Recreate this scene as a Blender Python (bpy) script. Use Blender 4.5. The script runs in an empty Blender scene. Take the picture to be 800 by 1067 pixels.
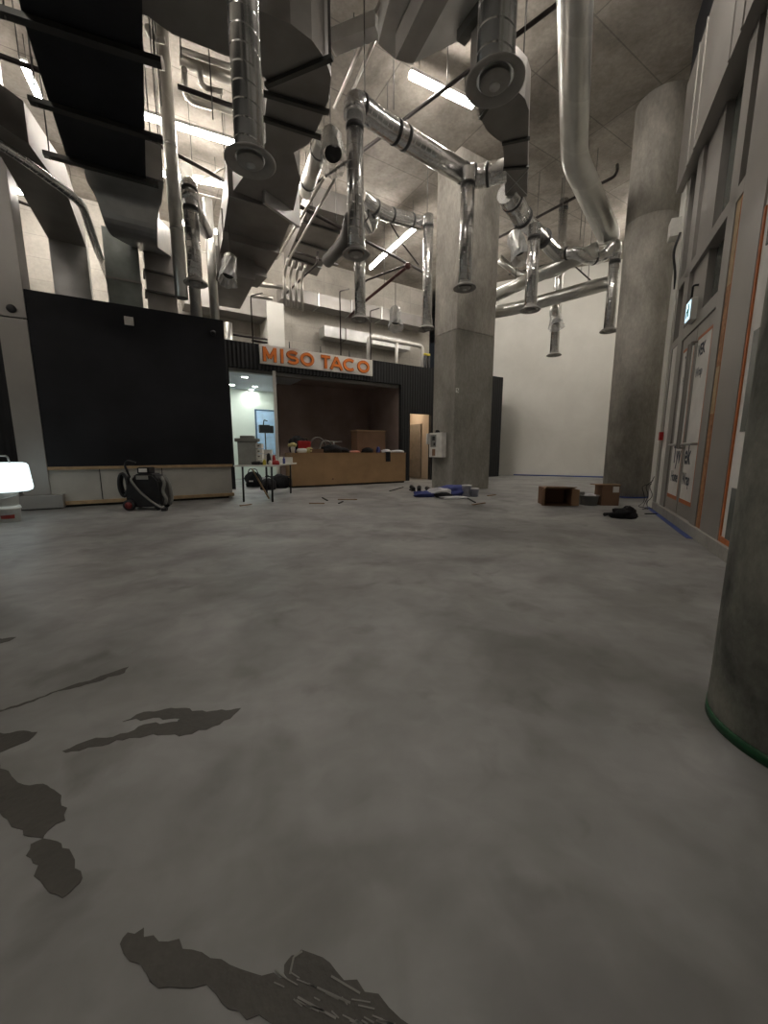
import bpy, bmesh, math, random
from mathutils import Vector, Matrix
random.seed(7)
rad = math.radians
SC = bpy.context.scene
COL = SC.collection
# ------------------------------------------------------------------ camera
EYE = 1.1; TILT = rad(9.0)
cd = bpy.data.cameras.new('camera'); cam = bpy.data.objects.new('camera', cd); COL.objects.link(cam)
cd.sensor_fit = 'HORIZONTAL'; cd.sensor_width = 36; cd.lens = 18.0; cd.clip_start = 0.02; cd.clip_end = 200
cam.location = (0, 0, EYE); cam.rotation_euler = (rad(90) - TILT, 0, 0)
SC.camera = cam
# ------------------------------------------------------------------ world / exposure
w = bpy.data.worlds.new('world'); SC.world = w; w.use_nodes = True
w.node_tree.nodes['Background'].inputs[0].default_value = (0.5, 0.55, 0.6, 1)
w.node_tree.nodes['Background'].inputs[1].default_value = 0.02
SC.view_settings.view_transform = 'Standard'; SC.view_settings.look = 'None'
SC.view_settings.gamma = 1; SC.view_settings.use_curve_mapping = False
SC.view_settings.exposure = 0.22
STRIP = 90.0        # radiance of the ceiling strip lights
STRIP_COL = (1.0, 0.925, 0.84)

# ------------------------------------------------------------------ survey helpers
def sight(u, v):
    x = (u - 400) / 400.0; y = -(v - 533.5) / 400.0
    return Vector((x, math.cos(TILT) + y * math.sin(TILT), -math.sin(TILT) + y * math.cos(TILT)))
def lvl(u, v, z):                    # point of the room at height z
    r = sight(u, v); t = (z - EYE) / r.z
    return Vector((r.x * t, r.y * t, z))
def dep(u, v, Y):                    # point of the room at distance Y
    r = sight(u, v); t = Y / r.y
    return Vector((r.x * t, Y, EYE + r.z * t))
RA = rad(25.9)                       # the glazed wall's direction
def W(s, t, z): return Vector((s * math.cos(RA) + t * math.sin(RA), -s * math.sin(RA) + t * math.cos(RA), z))
QA = rad(58.5); F0 = Vector((-3.62, 11.71, 0))
def Q(k, d, z): return Vector((F0.x + k * math.sin(QA) - d * math.cos(QA), F0.y + k * math.cos(QA) + d * math.sin(QA), z))
def QK(u, v, d=0.0):                 # along / height on the plane at depth d of the black front
    r = sight(u, v); o = Q(0, d, 0); dx, dy = math.sin(QA), math.cos(QA)
    det = dx * (-r.y) + r.x * dy
    k = ((-o.x) * (-r.y) - (-r.x) * (-o.y)) / det
    t = (dx * (-o.y) - dy * (-o.x)) / det
    return k, EYE + r.z * t
def ident(a, b, c): return Vector((a, b, c))
def frame(origin, ang):              # local frame: x right along heading, y away
    o = Vector(origin); ca, sa = math.cos(ang), math.sin(ang)
    return lambda a, b, c: Vector((o.x + a * ca - b * sa, o.y + a * sa + b * ca, o.z + c))

# ------------------------------------------------------------------ materials
MATS = {}
def mat(name, color, rough=0.6, metal=0.0, noise=None, bump=0.0, bscale=30, emit=None, trans=0.0, alpha=1.0, spec=None, ior=1.45):
    if name in MATS: return MATS[name]
    m = bpy.data.materials.new(name); m.use_nodes = True; MATS[name] = m
    nt = m.node_tree; b = nt.nodes['Principled BSDF']
    b.inputs['Base Color'].default_value = (*color, 1); b.inputs['Roughness'].default_value = rough
    b.inputs['Metallic'].default_value = metal; b.inputs['Alpha'].default_value = alpha
    b.inputs['Transmission Weight'].default_value = trans; b.inputs['IOR'].default_value = ior
    if spec is not None: b.inputs['Specular IOR Level'].default_value = spec
    if emit: b.inputs['Emission Color'].default_value = (*emit[0], 1); b.inputs['Emission Strength'].default_value = emit[1]
    tc = nt.nodes.new('ShaderNodeTexCoord')
    nz = nt.nodes.new('ShaderNodeTexNoise'); nt.links.new(tc.outputs['Object'], nz.inputs['Vector'])
    sc_, amt = noise if noise else (6.0, 0.12)
    nz.inputs['Scale'].default_value = sc_; nz.inputs['Detail'].default_value = 6
    rp = nt.nodes.new('ShaderNodeValToRGB')
    rp.color_ramp.elements[0].position = 0.3; rp.color_ramp.elements[1].position = 0.7
    rp.color_ramp.elements[0].color = (*[c * (1 - amt) for c in color], 1)
    rp.color_ramp.elements[1].color = (*[min(1, c * (1 + amt)) for c in color], 1)
    nt.links.new(nz.outputs['Fac'], rp.inputs['Fac']); nt.links.new(rp.outputs['Color'], b.inputs['Base Color'])
    if bump:
        n2 = nt.nodes.new('ShaderNodeTexNoise'); n2.inputs['Scale'].default_value = bscale; n2.inputs['Detail'].default_value = 4
        nt.links.new(tc.outputs['Object'], n2.inputs['Vector'])
        bp = nt.nodes.new('ShaderNodeBump'); bp.inputs['Strength'].default_value = bump; bp.inputs['Distance'].default_value = 0.02
        nt.links.new(n2.outputs['Fac'], bp.inputs['Height']); nt.links.new(bp.outputs['Normal'], b.inputs['Normal'])
    return m

def concrete(name, c0, c1, scale=0.8, rough=(0.5, 0.75), seams=None, streak=None, coat=0.0, fine=0.25, bump=0.25):
    m = bpy.data.materials.new(name); m.use_nodes = True; nt = m.node_tree; N = nt.nodes; L = nt.links
    b = N['Principled BSDF']
    tc = N.new('ShaderNodeTexCoord'); mp = N.new('ShaderNodeMapping'); L.new(tc.outputs['Object'], mp.inputs['Vector'])
    if streak: mp.inputs['Scale'].default_value = streak
    n1 = N.new('ShaderNodeTexNoise'); n1.inputs['Scale'].default_value = scale; n1.inputs['Detail'].default_value = 7; n1.inputs['Roughness'].default_value = 0.6
    n1.inputs['Distortion'].default_value = 0.4
    L.new(mp.outputs['Vector'], n1.inputs['Vector'])
    rp = N.new('ShaderNodeValToRGB'); e = rp.color_ramp.elements
    e[0].position = 0.32; e[1].position = 0.66; e[0].color = (*c0, 1); e[1].color = (*c1, 1)
    L.new(n1.outputs['Fac'], rp.inputs['Fac'])
    n2 = N.new('ShaderNodeTexNoise'); n2.inputs['Scale'].default_value = scale * 14; n2.inputs['Detail'].default_value = 8
    L.new(mp.outputs['Vector'], n2.inputs['Vector'])
    mx = N.new('ShaderNodeMix'); mx.data_type = 'RGBA'; mx.blend_type = 'OVERLAY'; mx.inputs['Factor'].default_value = fine
    L.new(rp.outputs['Color'], mx.inputs['A']); L.new(n2.outputs['Color'], mx.inputs['B'])
    hs = N.new('ShaderNodeHueSaturation'); hs.inputs['Saturation'].default_value = 0.0; 
    L.new(n2.outputs['Color'], hs.inputs['Color']); L.new(hs.outputs['Color'], mx.inputs['B'])
    col = mx.outputs['Result']
    if seams:
        ang, bw, bh, tone, thick = seams
        m2 = N.new('ShaderNodeMapping'); m2.inputs['Rotation'].default_value = ang; L.new(tc.outputs['Object'], m2.inputs['Vector'])
        br = N.new('ShaderNodeTexBrick'); br.offset = 0.0; br.inputs['Scale'].default_value = 1.0
        br.inputs['Brick Width'].default_value = bw; br.inputs['Row Height'].default_value = bh; br.inputs['Mortar Size'].default_value = thick
        br.inputs['Color1'].default_value = (1, 1, 1, 1); br.inputs['Color2'].default_value = (.86, .86, .84, 1); br.inputs['Mortar'].default_value = (tone, tone, tone, 1)
        L.new(m2.outputs['Vector'], br.inputs['Vector'])
        mm = N.new('ShaderNodeMix'); mm.data_type = 'RGBA'; mm.blend_type = 'MULTIPLY'; mm.inputs['Factor'].default_value = 1
        L.new(col, mm.inputs['A']); L.new(br.outputs['Color'], mm.inputs['B']); col = mm.outputs['Result']
    L.new(col, b.inputs['Base Color'])
    mr = N.new('ShaderNodeMapRange'); mr.inputs['To Min'].default_value = rough[0]; mr.inputs['To Max'].default_value = rough[1]
    L.new(n1.outputs['Fac'], mr.inputs['Value']); L.new(mr.outputs['Result'], b.inputs['Roughness'])
    bp = N.new('ShaderNodeBump'); bp.inputs['Strength'].default_value = bump; bp.inputs['Distance'].default_value = 0.01
    L.new(n2.outputs['Fac'], bp.inputs['Height']); L.new(bp.outputs['Normal'], b.inputs['Normal'])
    MATS[name] = m
    return m

def floor_mat():
    m = bpy.data.materials.new('polished_floor'); m.use_nodes = True; nt = m.node_tree; N = nt.nodes; L = nt.links
    b = N['Principled BSDF']; tc = N.new('ShaderNodeTexCoord')
    def noise(scale, detail, dist=0.0, sx=(1, 1, 1), off=0):
        mp = N.new('ShaderNodeMapping'); mp.inputs['Scale'].default_value = sx; mp.inputs['Location'].default_value = (off, off * .7, 0)
        mp.inputs['Rotation'].default_value = (0, 0, rad(-15))
        L.new(tc.outputs['Object'], mp.inputs['Vector'])
        n = N.new('ShaderNodeTexNoise'); n.inputs['Scale'].default_value = scale; n.inputs['Detail'].default_value = detail; n.inputs['Distortion'].default_value = dist
        L.new(mp.outputs['Vector'], n.inputs['Vector']); return n.outputs['Fac']
    def ramp(src, p0, p1, v0, v1):
        r = N.new('ShaderNodeValToRGB'); e = r.color_ramp.elements; e[0].position = p0; e[1].position = p1
        e[0].color = (*v0, 1); e[1].color = (*v1, 1); L.new(src, r.inputs['Fac']); return r.outputs['Color']
    def mul(a, c):
        x = N.new('ShaderNodeMix'); x.data_type = 'RGBA'; x.blend_type = 'MULTIPLY'; x.inputs['Factor'].default_value = 1
        L.new(a, x.inputs['A']); L.new(c, x.inputs['B']); return x.outputs['Result']
    base = ramp(noise(0.8, 9, 0.5), 0.34, 0.66, (0.215, 0.215, 0.210), (0.345, 0.346, 0.340))
    blot = ramp(noise(1.55, 3, 0.5, off=3), 0.36, 0.52, (0.74, 0.735, 0.72), (1, 1, 1))        # trowel burns
    strk = ramp(noise(1.6, 6, 1.2, (0.5, 1.6, 1), 9), 0.34, 0.56, (0.91, 0.905, 0.895), (1, 1, 1))
    fine = ramp(noise(7, 10, .6, off=2), 0.32, 0.68, (0.90, 0.90, 0.895), (1.06, 1.06, 1.065))
    spots = ramp(noise(2.6, 4, 0.3, off=12), 0.30, 0.40, (0.74, 0.735, 0.72), (1, 1, 1))
    L.new(mul(mul(mul(mul(base, blot), strk), fine), spots), b.inputs['Base Color'])
    mr = N.new('ShaderNodeMapRange'); mr.inputs['To Min'].default_value = 0.34; mr.inputs['To Max'].default_value = 0.62
    L.new(noise(1.3, 6, 0.6, off=5), mr.inputs['Value']); L.new(mr.outputs['Result'], b.inputs['Roughness'])
    b.inputs['Specular IOR Level'].default_value = 0.42
    bp = N.new('ShaderNodeBump'); bp.inputs['Strength'].default_value = 0.12; bp.inputs['Distance'].default_value = 0.01
    L.new(noise(9, 8), bp.inputs['Height']); L.new(bp.outputs['Normal'], b.inputs['Normal'])
    return m

def spiral_mat(name, color, pitch, rough=0.28, line=0.5):
    m = bpy.data.materials.new(name); m.use_nodes = True; nt = m.node_tree; N = nt.nodes; L = nt.links
    b = N['Principled BSDF']; b.inputs['Metallic'].default_value = 0.92
    uv = N.new('ShaderNodeUVMap'); sp = N.new('ShaderNodeSeparateXYZ'); L.new(uv.outputs['UV'], sp.inputs['Vector'])
    dv = N.new('ShaderNodeMath'); dv.operation = 'DIVIDE'; dv.inputs[1].default_value = pitch; L.new(sp.outputs['Y'], dv.inputs[0])
    ad = N.new('ShaderNodeMath'); ad.operation = 'ADD'; L.new(dv.outputs[0], ad.inputs[0]); L.new(sp.outputs['X'], ad.inputs[1])
    fr = N.new('ShaderNodeMath'); fr.operation = 'FRACT'; L.new(ad.outputs[0], fr.inputs[0])
    rp = N.new('ShaderNodeValToRGB'); cr = rp.color_ramp; cr.elements[0].position = 0.0; cr.elements[1].position = 0.10
    cr.elements[0].color = (1, 1, 1, 1); cr.elements[1].color = (0, 0, 0, 1)
    L.new(fr.outputs[0], rp.inputs['Fac'])
    tc = N.new('ShaderNodeTexCoord'); nz = N.new('ShaderNodeTexNoise'); nz.inputs['Scale'].default_value = 2.5; nz.inputs['Detail'].default_value = 3
    L.new(tc.outputs['Object'], nz.inputs['Vector'])
    r2 = N.new('ShaderNodeValToRGB'); r2.color_ramp.elements[0].position = .3; r2.color_ramp.elements[1].position = .7
    r2.color_ramp.elements[0].color = (*[c * .9 for c in color], 1); r2.color_ramp.elements[1].color = (*[min(1, c * 1.1) for c in color], 1)
    L.new(nz.outputs['Fac'], r2.inputs['Fac'])
    mx = N.new('ShaderNodeMix'); mx.data_type = 'RGBA'; mx.inputs['B'].default_value = (min(1, color[0] * 1.5), min(1, color[1] * 1.5), min(1, color[2] * 1.5), 1)
    ml = N.new('ShaderNodeMath'); ml.operation = 'MULTIPLY'; ml.inputs[1].default_value = line
    L.new(rp.outputs['Color'], ml.inputs[0]); L.new(ml.outputs[0], mx.inputs['Factor'])
    L.new(r2.outputs['Color'], mx.inputs['A']); L.new(mx.outputs['Result'], b.inputs['Base Color'])
    mr = N.new('ShaderNodeMapRange'); mr.inputs['To Min'].default_value = rough - .04; mr.inputs['To Max'].default_value = rough + .07
    L.new(nz.outputs['Fac'], mr.inputs['Value']); L.new(mr.outputs['Result'], b.inputs['Roughness'])
    bp = N.new('ShaderNodeBump'); bp.inputs['Strength'].default_value = .5; bp.inputs['Distance'].default_value = 0.008
    L.new(rp.outputs['Color'], bp.inputs['Height']); L.new(bp.outputs['Normal'], b.inputs['Normal'])
    MATS[name] = m; return m

def ribbed_mat(name, color, ang, pitch, rough=.6):
    m = mat(name, color, rough, noise=(3, .15)); nt = m.node_tree; N = nt.nodes; L = nt.links; b = N['Principled BSDF']
    tc = N.new('ShaderNodeTexCoord'); mp = N.new('ShaderNodeMapping'); mp.inputs['Rotation'].default_value = (0, 0, ang)
    L.new(tc.outputs['Object'], mp.inputs['Vector'])
    wv = N.new('ShaderNodeTexWave'); wv.inputs['Scale'].default_value = 1 / pitch / 6.28 * 3.14; wv.bands_direction = 'X'; L.new(mp.outputs['Vector'], wv.inputs['Vector'])
    bp = N.new('ShaderNodeBump'); bp.inputs['Strength'].default_value = .5; bp.inputs['Distance'].default_value = .03
    L.new(wv.outputs['Fac'], bp.inputs['Height']); L.new(bp.outputs['Normal'], b.inputs['Normal'])
    return m

M_floor = floor_mat()
M_ceil = concrete('ceiling_concrete', (0.17, 0.152, 0.130), (0.39, 0.355, 0.315), 0.8, (.75, .9), fine=.5, bump=.4, seams=((0, 0, rad(-31.5)), 2.4, 1.2, .55, .012))
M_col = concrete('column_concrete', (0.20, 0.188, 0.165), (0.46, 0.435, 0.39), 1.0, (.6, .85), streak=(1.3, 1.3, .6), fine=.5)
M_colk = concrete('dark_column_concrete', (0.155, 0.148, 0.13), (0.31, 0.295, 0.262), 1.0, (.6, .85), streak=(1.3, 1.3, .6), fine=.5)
M_ncol = concrete('near_column_concrete', (0.10, 0.105, 0.095), (0.52, 0.52, 0.455), 2.4, (.6, .85), streak=(1.1, 1.1, .8), fine=.4)
M_block = concrete('block_wall', (0.38, 0.355, 0.315), (0.53, 0.50, 0.45), 0.9, (.8, .9), seams=((rad(90), 0, 0), 1.2, 0.6, .75, .01))
M_wht = concrete('white_drywall', (0.66, 0.65, 0.60), (0.76, 0.75, 0.70), 0.6, (.7, .85), fine=.06, bump=.05)
M_black = mat('black_paint', (0.0155, 0.0165, 0.0195), .6, noise=(1.2, .25), bump=.1, bscale=60, spec=.26)
M_blackrib = ribbed_mat('black_batten', (0.011, 0.012, 0.014), rad(-31.5), .18)
M_dark = mat('dark_wall', (0.035, 0.034, 0.032), .8, noise=(2, .2))
M_brown = mat('brown_wall', (0.33, 0.255, 0.23), .75, noise=(1.2, .2))
M_ply = mat('plywood', (0.36, 0.225, 0.115), .55, noise=(2.5, .12), bump=.05)
M_pine = mat('pine_board', (0.42, 0.30, 0.17), .65, noise=(8, .18))
M_board = mat('gypsum_board', (0.48, 0.47, 0.43), .8, noise=(3, .08))
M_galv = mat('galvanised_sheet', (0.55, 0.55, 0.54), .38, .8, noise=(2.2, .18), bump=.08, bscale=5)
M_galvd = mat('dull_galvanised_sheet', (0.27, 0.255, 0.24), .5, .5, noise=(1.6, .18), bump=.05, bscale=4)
M_blk_duct = mat('black_wrapped_duct', (0.022, 0.023, 0.027), .38, .1, noise=(2, .3), bump=.15, bscale=6)
M_spiral = spiral_mat('spiral_duct', (0.80, 0.80, 0.79), .11, .2)
M_spiralw = spiral_mat('wide_spiral_duct', (0.64, 0.65, 0.65), .16, .22, .9)
M_round = spiral_mat('smooth_duct', (0.66, 0.66, 0.63), .9, .3, .25)
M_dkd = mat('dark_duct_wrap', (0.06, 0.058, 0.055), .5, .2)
M_band = mat('dark_sealant', (0.06, 0.06, 0.06), .5, .3)
M_diff = mat('diffuser_grey', (0.34, 0.33, 0.31), .5, .2)
M_strut = mat('strut_channel', (0.09, 0.09, 0.085), .45, .6)
M_rod = mat('steel_rod', (0.16, 0.155, 0.15), .4, .8)
M_iron = mat('black_iron_pipe', (0.035, 0.028, 0.026), .5, .4, noise=(4, .4))
M_redp = mat('red_oxide_pipe', (0.060, 0.020, 0.018), .5, .2)
M_cond = mat('conduit', (0.50, 0.48, 0.44), .35, .8)
M_pale = mat('pale_pipe', (0.62, 0.60, 0.56), .4, .1)
M_plastic = mat('clear_plastic', (0.75, 0.76, 0.76), .25, alpha=.42, bump=.8, bscale=18)
M_frame = mat('grey_aluminium', (0.33, 0.315, 0.295), .42, .35, noise=(2, .06))
M_framed = mat('shaded_aluminium', (0.15, 0.148, 0.14), .5, .35, noise=(2, .06))
M_glass = mat('night_glass', (0.12, 0.13, 0.12), .12, 0, noise=(1.5, .15), spec=.35)
M_orange = mat('orange_tape', (0.50, 0.15, 0.045), .5, noise=(9, .2))
M_kerb = concrete('kerb_concrete', (0.26, 0.25, 0.23), (0.36, 0.35, 0.32), 2, (.7, .9))
M_blue = mat('blue_tape', (0.035, 0.07, 0.26), .5)
M_green = mat('green_tape', (0.006, 0.065, 0.022), .45)
M_card = mat('cardboard', (0.30, 0.19, 0.11), .8, noise=(4, .1))
M_cardd = mat('dark_cardboard', (0.20, 0.115, 0.07), .8, noise=(4, .1))
M_osb = mat('reddish_timber', (0.34, 0.17, 0.08), .7, noise=(14, .4))
M_white = mat('white_plastic', (0.70, 0.69, 0.65), .45)
M_paper = mat('paper', (0.75, 0.74, 0.70), .8)
M_bp = mat('black_plastic', (0.016, 0.016, 0.018), .42, noise=(6, .3))
M_bf = mat('black_fabric', (0.012, 0.012, 0.014), .9, bump=.6, bscale=25)
M_grey = mat('grey_plastic', (0.22, 0.22, 0.205), .5)
M_red = mat('red_plastic', (0.38, 0.02, 0.02), .4)
M_bluec = mat('blue_fabric', (0.06, 0.075, 0.24), .85, bump=.5, bscale=20)
M_whitec = mat('white_fabric', (0.6, 0.6, 0.62), .9, bump=.5, bscale=20)
M_patch = concrete('damp_concrete', (0.040, 0.037, 0.030), (0.066, 0.062, 0.052), 3.5, (.5, .7), fine=.3)
M_yellow = mat('yellow_plastic', (0.65, 0.55, 0.08), .5)

def tyvek_mat():
    m = mat('house_wrap', (0.78, 0.77, 0.74), .6, noise=(2.5, .12), bump=.5, bscale=4); return m
M_tyvek = tyvek_mat()
M_ink = mat('wrap_ink', (0.07, 0.085, 0.11), .7)
M_inkl = mat('pale_wrap_ink', (0.22, 0.23, 0.25), .7)

# ------------------------------------------------------------------ object helpers
WL = {}
def wl(o): return WL.get(o.name, Vector((0, 0, 0)))
def props(o, label=None, cat=None, group=None, kind=None):
    if label: o['label'] = label
    if cat: o['category'] = cat
    if group: o['group'] = group
    if kind: o['kind'] = kind
    return o
def thing(name, loc, label, cat, group=None):
    o = bpy.data.objects.new(name, None); COL.objects.link(o); o.location = loc; o.empty_display_size = .1
    WL[o.name] = Vector(loc); return props(o, label, cat, group)
class MB:
    def __init__(s): s.bm = bmesh.new(); s.uv = s.bm.loops.layers.uv.new('UVMap'); s.sm = []
    def box(s, fr, a0, a1, b0, b1, c0, c1, bev=0):
        vs = [s.bm.verts.new(fr(a, b, c)) for c in (c0, c1) for b in (b0, b1) for a in (a0, a1)]
        fs = [s.bm.faces.new([vs[i] for i in q]) for q in ((0, 2, 3, 1), (4, 5, 7, 6), (0, 1, 5, 4), (2, 6, 7, 3), (0, 4, 6, 2), (1, 3, 7, 5))]
        if bev:
            es = list({e for f in fs for e in f.edges}); bmesh.ops.bevel(s.bm, geom=es, offset=bev, segments=2, affect='EDGES', profile=.7)
        return s
    def prism(s, pts, z0, z1):
        lo = [s.bm.verts.new((p[0], p[1], z0)) for p in pts]; hi = [s.bm.verts.new((p[0], p[1], z1)) for p in pts]; n = len(pts)
        s.bm.faces.new(lo[::-1]); s.bm.faces.new(hi)
        for i in range(n): s.bm.faces.new((lo[i], lo[(i + 1) % n], hi[(i + 1) % n], hi[i]))
        return s
    def hexa(s, lo, hi):
        a = [s.bm.verts.new(p) for p in lo]; b = [s.bm.verts.new(p) for p in hi]; n = len(a)
        s.bm.faces.new(a[::-1]); s.bm.faces.new(b)
        for i in range(n): s.bm.faces.new((a[i], a[(i + 1) % n], b[(i + 1) % n], b[i]))
        return s
    def path(s, pts, fil, steps=6):
        P = [Vector(p) for p in pts]
        if len(P) < 3 or fil <= 0: return P
        out = [P[0]]
        for i in range(1, len(P) - 1):
            a, b, c = P[i - 1], P[i], P[i + 1]; d1 = (a - b); d2 = (c - b)
            f = min(fil, d1.length * .45, d2.length * .45); q0 = b + d1.normalized() * f; q1 = b + d2.normalized() * f
            for k in range(steps + 1):
                t = k / steps; out.append(q0 * (1 - t) ** 2 + b * 2 * t * (1 - t) + q1 * t * t)
        out.append(P[-1]); return out
    def tube(s, pts, r, n=16, fil=0.0, cap=True, steps=6):
        P = s.path(pts, fil, steps); rs = r if isinstance(r, (list, tuple)) else None
        T = []
        for i in range(len(P)):
            t = (P[min(i + 1, len(P) - 1)] - P[max(i - 1, 0)]); T.append(t.normalized() if t.length > 1e-9 else Vector((0, 0, 1)))
        up = Vector((0, 0, 1)) if abs(T[0].z) < .9 else Vector((0, 1, 0))
        x = T[0].cross(up).normalized(); rings = []; ln = [0]
        for i in range(len(P)):
            x = (x - T[i] * x.dot(T[i])).normalized(); y = T[i].cross(x)
            if i: ln.append(ln[-1] + (P[i] - P[i - 1]).length)
            rr = rs[i] if rs and len(rs) == len(P) else (rs[0] + (rs[-1] - rs[0]) * i / (len(P) - 1) if rs else r)
            rings.append([s.bm.verts.new(P[i] + (x * math.cos(2 * math.pi * j / n) + y * math.sin(2 * math.pi * j / n)) * rr) for j in range(n)])
        for i in range(len(rings) - 1):
            for j in range(n):
                f = s.bm.faces.new((rings[i][j], rings[i][(j + 1) % n], rings[i + 1][(j + 1) % n], rings[i + 1][j])); f.smooth = True
                for l, (a, b) in zip(f.loops, ((j, i), (j + 1, i), (j + 1, i + 1), (j, i + 1))): l[s.uv].uv = (a / n, ln[b])
        if cap:
            s.bm.faces.new(rings[0][::-1]); s.bm.faces.new(rings[-1])
        return s
    def lathe(s, c, prof, n=24, axis=None, smooth=True):
        c = Vector(c); ax = Vector(axis).normalized() if axis else Vector((0, 0, 1))
        x = ax.orthogonal().normalized(); y = ax.cross(x); rings = []
        for r, z in prof:
            if r < 1e-6: rings.append([s.bm.verts.new(c + ax * z)])
            else: rings.append([s.bm.verts.new(c + ax * z + (x * math.cos(2 * math.pi * j / n) + y * math.sin(2 * math.pi * j / n)) * r) for j in range(n)])
        for i in range(len(rings) - 1):
            A, B = rings[i], rings[i + 1]
            for j in range(n):
                k = (j + 1) % n
                if len(A) == 1 and len(B) == 1: continue
                if len(A) == 1: f = s.bm.faces.new((A[0], B[k], B[j]))
                elif len(B) == 1: f = s.bm.faces.new((A[j], A[k], B[0]))
                else: f = s.bm.faces.new((A[j], A[k], B[k], B[j]))
                f.smooth = smooth
        return s
    def rect(s, pts, wv, w, h, fil=0.0, steps=6, cap=True):     # rectangular duct; wv = fixed width direction, or None for level runs
        P = s.path(pts, fil, steps); rings = []
        for i in range(len(P)):
            t = (P[min(i + 1, len(P) - 1)] - P[max(i - 1, 0)]).normalized()
            x = Vector(wv).normalized() if wv is not None else t.cross(Vector((0, 0, 1))).normalized()
            y = x.cross(t).normalized()
            ww = w if not isinstance(w, (tuple, list)) else w[0] + (w[1] - w[0]) * i / (len(P) - 1)
            hh = h if not isinstance(h, (tuple, list)) else h[0] + (h[1] - h[0]) * i / (len(P) - 1)
            rings.append([s.bm.verts.new(P[i] + x * a * ww / 2 + y * b * hh / 2) for a, b in ((-1, -1), (1, -1), (1, 1), (-1, 1))])
        for i in range(len(rings) - 1):
            for j in range(4): s.bm.faces.new((rings[i][j], rings[i][(j + 1) % 4], rings[i + 1][(j + 1) % 4], rings[i + 1][j]))
        if cap: s.bm.faces.new(rings[0][::-1]); s.bm.faces.new(rings[-1])
        return s
    def blob(s, c, rx, ry, rz, seed=0, amp=.18, ang=0, seg=18, flat=True, freq=1.0):
        rnd = random.Random(seed); ph = [rnd.uniform(0, 6.28) for _ in range(8)]; c = Vector(c); rings = []
        for i in range(seg // 2 + 1):
            th = math.pi * i / (seg // 2); row = []
            for j in range(seg):
                f = 2 * math.pi * j / seg
                k = 1 + amp * (math.sin(3 * freq * f + ph[0]) * math.sin(2 * th + ph[1]) + .7 * math.sin(5 * freq * f + ph[2] + 3 * th) + .5 * math.sin(7 * th + ph[3] + 2 * f)) * math.sin(th)
                x, y, z = math.sin(th) * math.cos(f) * rx * k, math.sin(th) * math.sin(f) * ry * k, math.cos(th) * rz * (1 + (k - 1) * .8)
                if flat: z = max(z, -rz * .55)
                row.append(s.bm.verts.new(c + Vector((x * math.cos(ang) - y * math.sin(ang), x * math.sin(ang) + y * math.cos(ang), z + (rz * .55 if flat else 0)))))
            rings.append(row)
        for i in range(len(rings) - 1):
            for j in range(seg):
                f = s.bm.faces.new((rings[i][j], rings[i + 1][j], rings[i + 1][(j + 1) % seg], rings[i][(j + 1) % seg])); f.smooth = True
        return s
    def build(s, name, m, parent=None, label=None, cat=None, group=None, kind=None):
        bm = s.bm; bmesh.ops.remove_doubles(bm, verts=bm.verts, dist=1e-5); bmesh.ops.recalc_face_normals(bm, faces=bm.faces)
        if parent is not None: o_ = wl(parent)
        else:
            xs = [v.co for v in bm.verts]
            o_ = Vector(((min(p.x for p in xs) + max(p.x for p in xs)) / 2, (min(p.y for p in xs) + max(p.y for p in xs)) / 2, min(p.z for p in xs)))
            if kind == 'structure': o_ = Vector((0, 0, 0))
        bmesh.ops.translate(bm, verts=bm.verts, vec=-o_)
        me = bpy.data.meshes.new(name); bm.to_mesh(me); bm.free(); me.materials.append(m)
        o = bpy.data.objects.new(name, me); COL.objects.link(o)
        if parent is not None: o.parent = parent; o.location = (0, 0, 0)
        else: o.location = o_
        WL[o.name] = Vector(o_); props(o, label, cat, group, kind); return o
def text_mesh(txt, fr, size, ext, offset, name, m, parent, label=None, sx=1.0, shear=0):
    cu = bpy.data.curves.new('lettering', 'FONT'); cu.body = txt; cu.size = size; cu.extrude = ext; cu.offset = offset; cu.shear = shear
    to = bpy.data.objects.new('lettering', cu); COL.objects.link(to)
    dg = bpy.context.evaluated_depsgraph_get(); me = bpy.data.meshes.new_from_object(to.evaluated_get(dg))
    bpy.data.objects.remove(to)
    b = MB(); b.bm.free(); b.bm = bmesh.new(); b.bm.from_mesh(me); bpy.data.meshes.remove(me)
    for v in b.bm.verts: v.co = fr(v.co.x * sx, v.co.y, v.co.z)
    return b.build(name, m, parent, label)
def struct(name, b, m, parent=None): return b.build(name, m, parent, kind='structure' if parent is None else None)

# ================================================================== THE ROOM
CH = 8.5
def pw(*pts): return [Vector(p) for p in pts]
far_s = 18.75
struct('floor', MB().prism([W(-24, -9, 0), W(3.2, -9, 0), W(12, far_s + 8, 0), W(-24, far_s + 8, 0)], -.2, 0), M_floor)
struct('ceiling', MB().prism([W(-24, -9, 0), W(3.2, -9, 0), W(12, far_s + 8, 0), W(-24, far_s + 8, 0)], CH, CH + .3), M_ceil)
struct('wall_far', MB().box(W, -6.2, 3.6, far_s, far_s + .2, 0, CH), M_wht)
struct('wall_right', MB().box(W, 3.3, 3.5, 9.4, far_s, 0, CH), M_wht)
struct('wall_behind', MB().box(W, -14, 2.2, -7.2, -7, 0, CH), M_block)
# wall over the storefront, set back above the panel
struct('wall_above_storefront', MB().box(W, 1.95, 2.15, -7, 9.4, 0, 7.42), M_dark)
struct('trim_shadow_gap', MB().box(W, 1.43, 2.15, -7, 9.6, 7.42, CH), M_black)  # solid black block stands in for the shadow gap under the ceiling
struct('wall_return', MB().box(W, 1.6, 3.5, 9.4, 9.55, 0, CH), M_wht)
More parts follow.
